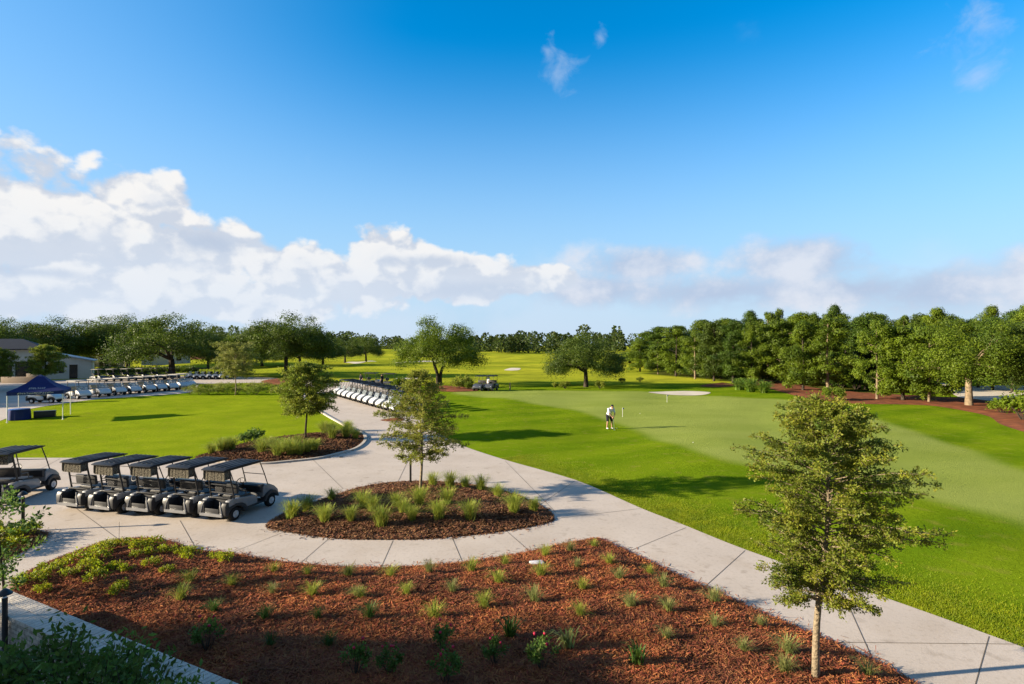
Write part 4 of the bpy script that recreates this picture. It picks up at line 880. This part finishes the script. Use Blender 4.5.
rf.add(V, Fc); ro = rf.build('canopy', M['navy'], tr_, smooth='auto')
# lettering band on the valance facing the viewer and on the roof panel (illegible in the photo: short white strokes)
def letters(a, b, zc, hgt_, n, out, u0=.18, u1=.82, zs=None):
    L_ = MB(); r = random.Random(3); d = Vector((b[0] - a[0], b[1] - a[1], 0)); ln = d.length; d /= ln; nn = Vector((d.y, -d.x, 0))
    up = Vector((0, 0, 1)) if zs is None else zs
    for k in range(n):
        u = u0 + (u1 - u0) * (k + .5) / n; c = Vector((a[0], a[1], zc)) + d * ln * u + nn * out; w = ln * (u1 - u0) / n * .62
        for (ax, az, bx, bz_) in r.sample([(-.5, -.5, -.5, .5), (.5, -.5, .5, .5), (-.5, .5, .5, .5), (-.5, 0, .5, 0), (-.5, -.5, .5, -.5), (-.5, -.5, .5, .5)], 3):
            p = c + d * ax * w + up * az * hgt_; q = c + d * bx * w + up * bz_ * hgt_; L_.tube([p, q], .010, 4)
    return L_.build('lettering', M['white_print'], tr_)
letters((cor[0][0] * 1.03, cor[0][1] * 1.03), (cor[1][0] * 1.03, cor[1][1] * 1.03), 1.99, .09, 16, .012)
letters((cor[3][0] * 1.03, cor[3][1] * 1.03), (cor[0][0] * 1.03, cor[0][1] * 1.03), 1.99, .09, 16, .012)
mid = Vector(((cor[0][0] + cor[1][0]) / 2, (cor[0][1] + cor[1][1]) / 2, 0)); upv = (Vector((mid.x * .5, mid.y * .5, 2.6)) - Vector((mid.x, mid.y, 2.05))).normalized()
letters((cor[0][0] * .70, cor[0][1] * .70), (cor[1][0] * .70, cor[1][1] * .70), 2.30, .16, 8, .05, .28, .72, upv)
x, y = -36.3, 40.6
t = empty('round_table', (x + .25, y, hz(x, y)), 0, 'round table under a blue cloth beneath the navy tent', 'table', sc=(.82, .82, 1)); b = MB()
prof = [(.70, .02), (.73, .35), (.70, .72), (.76, .74)]
V = []; k_ = 40
for r_, z_ in [(.80, .03), (.79, .3), (.77, .6), (.76, .76)]:
    for j in range(k_): a = 2 * math.pi * j / k_; w = 1 + .04 * math.sin(a * 10) * (1 if z_ < .7 else .1); V.append((r_ * math.cos(a) * w, r_ * math.sin(a) * w, z_))
b.add(V, [(l * k_ + j, l * k_ + (j + 1) % k_, (l + 1) * k_ + (j + 1) % k_, (l + 1) * k_ + j) for l in range(3) for j in range(k_)]); b.build('table_skirt', M['navy'], t, smooth=True)
b = MB(); b.lathe((0, 0, 0), [(.765, .762), (.77, .785), (.76, .79), (.02, .792)], 40); b.build('tabletop', M['blue'], t, smooth='auto')
x, y = gp(45, 418.5); m_ = empty('storage_box', (x, y, hz(x, y)), .55, 'low black box on the grass beneath the navy tent', 'box'); b = MB(); b.box((0, 0, .21), (1.25, .5, .42)); b.build('body', M['black_plastic'], m_, bevel=.02); b = MB(); b.box((0, 0, .45), (1.29, .54, .06)); b.build('lid', M['black_plastic'], m_, bevel=.02)

# ------------------------------------------------------------ buildings
def building_left():
    r = empty('pavilion', (-75, 88, 0), R(34), 'white walled pavilion with dark low pitched roof at the left edge', 'building'); r.scale = (.80, .8, 1)
    b = MB(); b.box((-8.2, 6, 3.85), (16.4, 12, 1.9)); b.box((-14, 6.2, 1.45), (4, 11, 2.9)); b.build('wall', M['wall_white'], r)
    b = MB(); b.box((-6, 5.2, 1.5), (11.7, 9, 2.8)); b.build('porch_shade', M['dark_glass_and_shade'], r)  # near-black block standing in for the shade inside the open porch
    for xx in (-11.5, -7.6, -3.8, -.3):
        b = MB(); b.box((xx, .3, 1.45), (.4, .4, 2.9)); b.build('column', M['wall_white'], r)
    b = MB(); b.add([(-18, -1, 4.75), (1.2, -1, 4.75), (1.2, 13, 4.75), (-18, 13, 4.75), (-18, 6, 6.5), (-3.2, 6, 6.5), (-18, -1, 4.9), (1.2, -1, 4.9), (1.2, 13, 4.9), (-18, 13, 4.9)],
        [(0, 1, 2, 3), (0, 1, 7, 6), (1, 2, 8, 7), (2, 3, 9, 8), (6, 7, 5, 4), (7, 8, 5), (8, 9, 4, 5), (3, 0, 6, 4, 9)]); b.build('roof', M['roof_metal'], r)
    b = MB(); b.prism([(0, 0), (0, 1), (.1, 1), (.1, 0)], 0, 0.01)
    w = MB(); w.add([(0.02, .5, -.1), (8.3, .5, -.1), (8.3, .5, 2.85), (.02, .5, 4.4), (.02, 9, -.1), (8.3, 9, -.1), (8.3, 9, 2.85), (.02, 9, 4.4)], [(0, 1, 2, 3), (7, 6, 5, 4), (0, 1, 5, 4), (1, 2, 6, 5), (2, 3, 7, 6), (3, 0, 4, 7)]); w.build('wing_wall', M['wall_white'], r)
    w = MB(); w.add([(-.1, -.2, 4.45), (8.9, -.2, 2.78), (8.9, 9.5, 2.78), (-.1, 9.5, 4.45), (-.1, -.2, 4.62), (8.9, -.2, 2.95), (8.9, 9.5, 2.95), (-.1, 9.5, 4.62)], [(0, 1, 2, 3), (7, 6, 5, 4), (0, 1, 5, 4), (1, 2, 6, 5), (2, 3, 7, 6), (3, 0, 4, 7)]); w.build('wing_roof', M['roof_grey'], r)
    d = MB(); d.box((5.35, .47, 1.15), (1.35, .1, 2.3)); dd = d.build('door', M['dark_glass_and_shade'], r)
    d = MB(); d.box((4.62, .44, 1.2), (.1, .14, 2.4)); d.box((6.08, .44, 1.2), (.1, .14, 2.4)); d.box((5.35, .44, 2.36), (1.56, .14, .1)); d.build('frame', M['wall_white'], dd)
    for xx in (2.2, 3.4): d = MB(); d.box((xx, .47, 1.5), (.8, .08, 1.1)); d.build('window', M['dark_glass_and_shade'], r)
building_left()
r = empty('storage_building', (-101.5, 152, hz(-95, 152)), R(30), 'small pale building with dark eave behind the spreading oak', 'building')
b = MB(); b.box((5.8, 3, 1.7), (11.6, 6, 3.6)); b.build('wall', M['wall_white'], r)
b = MB(); b.add([(-.6, -.6, 3.5), (12.2, -.6, 3.5), (12.2, 6.6, 3.5), (-.6, 6.6, 3.5), (-.6, 3, 4.9), (12.2, 3, 4.9)], [(0, 1, 2, 3), (0, 1, 5, 4), (2, 3, 4, 5), (1, 2, 5), (3, 0, 4)]); b.build('roof', M['roof_metal'], r)
for xx in (2.2, 8.8): b = MB(); b.box((xx, -.03, 1.7), (1.2, .1, 1.2)); b.build('window', M['dark_glass_and_shade'], r)
r = empty('gate_house', (-108, 148, hz(-107, 152)), R(30), 'beige walled small building half hidden behind the left oaks', 'building')
b = MB(); b.box((-1, 3, 1.8), (9, 5, 3.7)); b.build('wall', M['beige'], r)
b = MB(); b.add([(-6, 0, 3.6), (4, 0, 3.6), (4, 6, 3.6), (-6, 6, 3.6), (-1, 3, 5)], [(0, 1, 2, 3), (0, 1, 4), (1, 2, 4), (2, 3, 4), (3, 0, 4)]); b.build('roof', M['roof_metal'], r)
for xx in (-3.6, -1, 1.6): b = MB(); b.box((xx, .47, 1.7), (1.4, .1, 2.6)); b.build('window', M['dark_glass_and_shade'], r)
b = MB(); b.box((0, 0, .45), (6, .3, .9)); b.box((1.3, -.1, 1.1), (1.6, .4, .55)); o = b.build('low_wall', M['beige'], None, bevel=.02); x, y = gp(24, 383); to(o, x, y, 0, 1, .1, 'low beige garden wall in front of the pavilion at the left', 'wall')
# clubhouse wing left of the viewer (throws the shade over the front of the bed)
r = empty('clubhouse', (-24.6, 3.0, 0), R(-9), 'white clubhouse wing left of the terrace, outside the view', 'building')
b = MB(); b.box((-8, -11, 4.15), (16, 22, 8.3)); b.build('wall', M['wall_white'], r)
b = MB(); b.add([(-17, .5, 8.3), (.6, .5, 8.3), (.6, -23, 8.3), (-17, -23, 8.3), (-8, .5, 10.1), (-8, -23, 10.1)], [(0, 1, 2, 3), (0, 4, 5, 3), (1, 4, 5, 2), (0, 1, 4), (2, 3, 5)]); b.build('roof', M['roof_metal'], r)
for k in range(4): b = MB(); b.box((.02, -3 - k * 5, 2), (.1, 1.6, 1.8)); b.build('window', M['dark_glass_and_shade'], r)

# ------------------------------------------------------------ people
def caps(mb, a, b, ra, rb):
    a = Vector(a); b = Vector(b); mb.tube([a, (a + b) / 2, b], [ra, (ra + rb) / 2, rb], 12); mb.ball(a, ra, 12); mb.ball(b, rb, 12)
def remesh(o, v):
    m = o.modifiers.new('r', 'REMESH'); m.mode = 'VOXEL'; m.voxel_size = v; m.use_smooth_shade = True
    s = o.modifiers.new('s', 'SMOOTH'); s.iterations = 3; s.factor = .5; return o
def person(J, top, legs, long_legs=False, cap=True, vox=.011):
    r = empty('person'); b = MB(); P = J
    caps(b, P['pelvis'], P['waist'], .145, .13); caps(b, P['waist'], P['chest'], .13, .155); caps(b, P['chest'], P['neck'], .11, .06); caps(b, P['neck'], P['head'], .055, .06)
    caps(b, P['shL'], P['shR'], .068, .068)
    hd = Vector(P['head']); f = Vector(P['look']).normalized(); b.ball(hd + Vector((0, 0, .02)), .105, 16, (.80, .95, 1.12)); 
    b.ball(hd + f * .095 + Vector((0, 0, -.005)), .018, 8, (.8, 1, 1.3)); b.ball(hd + f * .055 + Vector((0, 0, -.075)), .05, 10); 
    sd = f.cross(Vector((0, 0, 1))).normalized()
    for s in (-1, 1): b.ball(hd + sd * s * .085, .024, 8, (.5, .8, 1.2))
    for s in 'LR':
        caps(b, P['pelvis'], P['hip' + s], .12, .10); caps(b, P['hip' + s], P['knee' + s], .088, .056); caps(b, P['knee' + s], P['ank' + s], .056, .036)
        caps(b, P['sh' + s], P['el' + s], .052, .040); caps(b, P['el' + s], P['wr' + s], .038, .026)
        w = Vector(P['wr' + s]); e = Vector(P['el' + s]); d = (w - e).normalized(); q = d.cross(Vector((0, 1, 0))).normalized(); caps(b, w, w + d * .075, .030, .036)
        for k in range(4):
            o_ = w + d * .085 + q * (k - 1.5) * .022; ln = [.06, .075, .07, .05][k]; o2 = o_ + d * ln * .6; caps(b, o_, o2, .0105, .0095); caps(b, o2, o2 + (d * .6 + d.cross(q) * .8).normalized() * ln * .5, .0095, .008)
        th = w + d * .03 + q * .035; caps(b, th, th + (d + q * .7).normalized() * .05, .012, .009)
    remesh(b.build('body', M['skin'], r, smooth=True), vox * .8)
    t = MB(); caps(t, P['pelvis'], P['waist'], .158, .145); caps(t, P['waist'], P['chest'], .145, .168); caps(t, P['chest'], P['neck'], .12, .07); caps(t, P['shL'], P['shR'], .082, .082)
    for s in 'LR': sh = Vector(P['sh' + s]); el = Vector(P['el' + s]); caps(t, sh, sh + (el - sh) * .75, .068, .060)
    remesh(t.build('shirt', top, r, smooth=True), vox)
    t = MB(); 
    for s in 'LR':
        hp_ = Vector(P['hip' + s]); kn = Vector(P['knee' + s]); caps(t, P['pelvis'], hp_, .150, .118); caps(t, hp_, hp_ + (kn - hp_) * (1 if long_legs else .82), .106, .085)
        if long_legs: caps(t, kn, P['ank' + s], .080, .058)
    remesh(t.build('trousers' if long_legs else 'shorts', legs, r, smooth=True), vox)
    for s in 'LR': t = MB(); a = Vector(P['ank' + s]); t.ball(a + Vector((0, .06, -.035)), .05, 12, (.9, 2.5, .9)); t.build('shoe', M['white_cover'], r, smooth=True)
    if cap:
        t = MB(); t.ball(hd + Vector((0, -.005, .055)), .108, 16, (.84, .98, .85)); c_ = hd + f * .12 + Vector((0, 0, .05)); t.ball(c_, .075, 12, (.9, 1.0, .14)); t.build('cap', M['cloth_dark'], r, smooth=True)
    else: t = MB(); t.ball(hd + Vector((0, -.02, .05)), .108, 16, (.86, .95, 1.0)); t.build('hair', M['dark_bark'], r, smooth=True)
    return r
Jg = dict(pelvis=(0, -.12, .90), waist=(0, -.05, 1.02), chest=(0, .12, 1.24), neck=(0, .24, 1.38), head=(0, .34, 1.47), look=(0, .75, -.65), shL=(-.18, .18, 1.31), shR=(.18, .18, 1.31), elL=(-.21, .32, 1.05), elR=(.21, .32, 1.05), wrL=(-.05, .44, .86), wrR=(.05, .44, .82),
          hipL=(-.10, -.10, .86), hipR=(.10, -.10, .86), kneeL=(-.16, .04, .48), kneeR=(.16, .04, .48), ankL=(-.18, -.02, .09), ankR=(.18, -.02, .09))
g = person(Jg, M['shirt_white'], M['cloth_dark']); x, y = gp(609.5, 428)
to(g, x, y, hz(x, y), 1.02, face(.35, -.94), 'golfer in white shirt, dark cap and dark shorts bending over a putt on the green', 'person')
p_ = MB(); pa = Vector((0, .40, .90)); pb = Vector((.0, .62, .03)); p_.tube([pa, pb], [.008, .007], 8); po = empty('putter', (x, y, hz(x, y)), face(.35, -.94), 'steel putter held by the bending golfer', 'golf club', sc=1.02)
p_.build('shaft', M['steel'], po); q = MB(); q.tube([pa, pa + (pb - pa) * .28], .015, 8); q.build('grip', M['black_plastic'], po); q = MB(); q.box((.0, .63, .025), (.11, .035, .03)); q.build('club_head', M['steel'], po, bevel=.005)
Js = dict(pelvis=(0, 0, .95), waist=(0, .01, 1.08), chest=(0, .0, 1.30), neck=(0, .0, 1.48), head=(0, .02, 1.60), look=(0, 1, 0), shL=(-.19, 0, 1.41), shR=(.19, 0, 1.41), elL=(-.25, -.02, 1.13), elR=(.25, -.02, 1.13), wrL=(-.26, .08, .88), wrR=(.26, .08, .88),
          hipL=(-.10, 0, .90), hipR=(.10, 0, .90), kneeL=(-.12, .03, .50), kneeR=(.13, .03, .50), ankL=(-.13, -.03, .09), ankR=(.16, -.03, .09))
for (px, py, tm, lm, ln, rz, lab) in [(361, 387.2, 'cloth_dark', 'cloth_grey', True, 2.6, 'person in dark top and pale trousers beside the left shaded cart'), (382, 388, 'cloth_dark', 'cloth_dark', True, 1.2, 'person in dark clothes beside the right shaded cart behind diagonal row'), (488.3, 390.9, 'shirt_white', 'cloth_grey', True, 2.0, 'person in pale clothes in front of the dark cart pair behind the green')]:
    p = person(Js, M[tm], M[lm], ln, vox=.02); x, y = gp(px, py); to(p, x, y, hz(x, y), 1.03, rz, lab, 'person')

# ------------------------------------------------------------ sky
w = bpy.data.worlds.new('World'); S.world = w; w.use_nodes = True; nt = w.node_tree; N = nt.nodes; L = nt.links
bg = N['Background']
sky = N.new('ShaderNodeTexSky'); sky.sky_type = 'NISHITA'; sky.sun_disc = False; sky.sun_elevation = R(SUN_EL)
sdir = Vector((-math.cos(R(SUN_AZ)) * math.cos(R(SUN_EL)), -math.sin(R(SUN_AZ)) * math.cos(R(SUN_EL)), math.sin(R(SUN_EL))))
sky.sun_rotation = math.atan2(sdir.x, sdir.y); sky.air_density = 1.0; sky.dust_density = .6; sky.ozone_density = 3.0
def mth(op, a, b=None, c=None, clamp=False):
    q = N.new('ShaderNodeMath'); q.operation = op; q.use_clamp = clamp
    for i, v in enumerate((a, b, c)):
        if v is None: continue
        if isinstance(v, (int, float)): q.inputs[i].default_value = v
        else: L.new(v, q.inputs[i])
    return q.outputs[0]
def mr(src, a, b, c=0, d=1, smooth=True):
    q = N.new('ShaderNodeMapRange'); q.interpolation_type = 'SMOOTHSTEP' if smooth else 'LINEAR'
    for i, v in enumerate((src, a, b, c, d)):
        if isinstance(v, (int, float)): q.inputs[i].default_value = v
        else: L.new(v, q.inputs[i])
    return q.outputs[0]
def cmix(f, a, b, mode='MIX'):
    q = N.new('ShaderNodeMix'); q.data_type = 'RGBA'; q.blend_type = mode
    if isinstance(f, (int, float)): q.inputs[0].default_value = f
    else: L.new(f, q.inputs[0])
    for s_, v in ((6, a), (7, b)):
        if isinstance(v, tuple): q.inputs[s_].default_value = (*v, 1)
        else: L.new(v, q.inputs[s_])
    return q.outputs[2]
tc = N.new('ShaderNodeTexCoord'); sx = N.new('ShaderNodeSeparateXYZ'); L.new(tc.outputs['Generated'], sx.inputs[0])
az = mth('ARCTAN2', sx.outputs[0], sx.outputs[1])
hor = mth('SQRT', mth('ADD', mth('MULTIPLY', sx.outputs[0], sx.outputs[0]), mth('MULTIPLY', sx.outputs[1], sx.outputs[1])))
el = mth('ARCTAN2', sx.outputs[2], hor)
cv = N.new('ShaderNodeCombineXYZ'); L.new(az, cv.inputs[0]); L.new(mth('MULTIPLY', el, 1.35), cv.inputs[1])
def nz(scale, det=6, rough=.56, off=(0, 0, 0), dist=0.0):
    mp = N.new('ShaderNodeMapping'); mp.inputs['Location'].default_value = off; L.new(cv.outputs[0], mp.inputs[0])
    q = N.new('ShaderNodeTexNoise'); q.noise_dimensions = '2D'; q.inputs['Scale'].default_value = scale; q.inputs['Detail'].default_value = det; q.inputs['Roughness'].default_value = rough; q.inputs['Distortion'].default_value = dist
    L.new(mp.outputs[0], q.inputs['Vector']); return q.outputs['Fac']
def pa_(px, py): u = (px - 512) / F; v = (H0 - py) / F; return math.atan(u), math.atan(v / math.sqrt(1 + u * u))
def blob(px, py, rx, ry):
    a, e = pa_(px, py); c_ = math.cos(a) ** 2; dx = mth('DIVIDE', mth('SUBTRACT', az, a), rx / F * c_); dy = mth('DIVIDE', mth('SUBTRACT', el, e), ry / F * math.cos(a))
    return mth('SUBTRACT', 1, mth('SQRT', mth('ADD', mth('MULTIPLY', dx, dx), mth('MULTIPLY', dy, dy))))
def mx_(l):
    o = l[0]
    for q in l[1:]: o = mth('SMOOTH_MAX', o, q, .25)
    return o
n1 = nz(5.5, 7, .58, (1.3, .4, 0)); n2 = nz(16, 5, .6, (4, 2, 0), .3)
# sky base, graded to the polarised blue of the photograph
hs = N.new('ShaderNodeHueSaturation'); hs.inputs['Saturation'].default_value = 1.42; hs.inputs['Hue'].default_value = .497; hs.inputs['Value'].default_value = 1.0; L.new(sky.outputs[0], hs.inputs['Color'])
base = hs.outputs[0]
STR = .10
def lum(c): return tuple(v / STR * .405 for v in c)
# thin pale air near the horizon
base = cmix(mr(el, .52, .0, 0, .92), base, lum((.40, .58, .79)))
base = cmix(mr(az, -.15, -.9, 0, .42), base, lum((.30, .50, .74)))
# cumulus banks
cum = mx_([blob(20, 225, 130, 85), blob(95, 240, 130, 70), blob(155, 200, 48, 34), blob(185, 262, 110, 58), blob(230, 250, 60, 34), blob(300, 268, 80, 36), blob(385, 258, 62, 38), blob(340, 285, 120, 40), blob(455, 282, 85, 30), blob(530, 280, 56, 16), blob(-120, 230, 160, 110), blob(60, 300, 190, 34), blob(240, 300, 150, 26)])
wn = N.new('ShaderNodeTexNoise'); wn.noise_dimensions = '2D'; wn.inputs['Scale'].default_value = 14; wn.inputs['Detail'].default_value = 3; L.new(cv.outputs[0], wn.inputs['Vector'])
wa = N.new('ShaderNodeVectorMath'); wa.operation = 'MULTIPLY_ADD'; wa.inputs[1].default_value = (.05,) * 3; L.new(wn.outputs['Color'], wa.inputs[0]); L.new(cv.outputs[0], wa.inputs[2])
def vor(sc, off):
    mp = N.new('ShaderNodeMapping'); mp.inputs['Location'].default_value = off; L.new(wa.outputs[0], mp.inputs[0])
    q = N.new('ShaderNodeTexVoronoi'); q.voronoi_dimensions = '2D'; q.inputs['Scale'].default_value = sc; L.new(mp.outputs[0], q.inputs['Vector']); return q.outputs['Distance']
def dens(off):
    a = mth('MULTIPLY', mth('SUBTRACT', nz(5.5, 7, .60, (1.3 + off[0], .4 + off[1], 0)), .5), 1.5)
    b = mth('MULTIPLY', mth('SUBTRACT', .55, vor(15, (off[0], off[1], 0))), .50)
    c = mth('MULTIPLY', mth('SUBTRACT', .50, vor(38, (off[0], off[1], 0))), .22)
    return mth('ADD', mth('ADD', a, b), c)
D0 = dens((0, 0)); D1 = dens((-.022, .030))
dc = mr(mth('ADD', cum, D0), .08, .36)
dc2 = mth('ADD', mth('MULTIPLY', mth('SUBTRACT', n2, .5), .25), dc)
wis = mx_([blob(640, 265, 90, 26), blob(800, 262, 120, 38), blob(850, 290, 190, 26), blob(930, 290, 140, 40), blob(720, 292, 220, 26), blob(600, 290, 110, 26), blob(1050, 280, 120, 50)])
dw = mr(mth('ADD', wis, mth('MULTIPLY', mth('SUBTRACT', n1, .5), 2.2)), .0, .75, 0, .92)
spots = mx_([blob(560, 70, 24, 20), blob(548, 52, 12, 14), blob(600, 38, 8, 8), blob(968, 42, 40, 34), blob(975, 75, 22, 18)])
ds = mr(mth('ADD', spots, mth('MULTIPLY', mth('SUBTRACT', n2, .5), 3.2)), .0, 1.6, 0, .42)
lowc = mr(mth('ADD', mr(el, .22, .02, -.1, 1.0), mth('MULTIPLY', mth('SUBTRACT', nz(4, 8, .55, (7, 3, 0)), .5), 1.6)), .25, 1.0, 0, .55)
greys = mx_([blob(30, 272, 95, 9), blob(480, 292, 110, 13), blob(210, 245, 60, 16), blob(210, 186, 26, 10), blob(430, 262, 60, 10), blob(850, 275, 120, 22)])
dg = mr(mth('ADD', greys, mth('MULTIPLY', mth('SUBTRACT', n2, .5), 1.2)), .0, .8, 0, .75)
light = mr(mth('SUBTRACT', D0, D1), -.16, .16)
ccol = cmix(light, lum((.54, .59, .68)), lum((.82, .81, .80)))
ccol = cmix(mth('MULTIPLY', mr(cum, .45, 1.0, 0, .45), mr(n2, .35, .65)), ccol, lum((.62, .67, .75)))
ccol = cmix(dg, ccol, lum((.40, .48, .62)))
ccol = cmix(mr(el, .22, .03, 0, .62), ccol, lum((.60, .69, .82)))
col = cmix(mth('MULTIPLY', lowc, mr(az, .55, -.25, .45, 1)), base, lum((.62, .70, .82)))
col = cmix(dw, col, cmix(mr(n1, .4, .65), lum((.42, .51, .67)), lum((.66, .69, .77))))
col = cmix(ds, col, lum((.50, .60, .76)))
col = cmix(mth('MINIMUM', mth('MAXIMUM', dc2, 0), dc), col, ccol)
# invented broken cloud outside the view, greyed to hold down the sky fill
back_ = mth('MULTIPLY', mr(mth('ABSOLUTE', az), .95, 1.5), mr(nz(3, 3, .58, (9, 1, 0)), .36, .56))
over = mth('MULTIPLY', mr(el, .75, 1.1), .35)
col = cmix(mth('MAXIMUM', back_, over), col, lum((.16, .19, .24)))
below = mr(el, .0, -.02)
col = cmix(below, col, lum((.10, .13, .08)))
L.new(col, bg.inputs['Color']); bg.inputs['Strength'].default_value = STR
sun = bpy.data.lights.new('Sun', 'SUN'); sun.energy = 5.0; sun.angle = R(.6); sun.color = (1, .85, .63)
so = bpy.data.objects.new('Sun', sun); C.objects.link(so); so.rotation_euler = (-sdir).to_track_quat('-Z', 'Y').to_euler()

# ------------------------------------------------------------ camera
cam = bpy.data.cameras.new('Camera'); co = bpy.data.objects.new('Camera', cam); C.objects.link(co); S.camera = co
co.location = (0, 0, CAMZ); co.rotation_euler = (R(90), 0, 0); cam.sensor_width = 36; cam.lens = F / 1024 * 36; cam.shift_y = 3 / 1024; cam.clip_start = .1; cam.clip_end = 6000
S.render.resolution_x = 1024; S.render.resolution_y = 684
S.view_settings.view_transform = 'Standard'; S.view_settings.look = 'None'; S.view_settings.exposure = 1.5; S.view_settings.gamma = 1
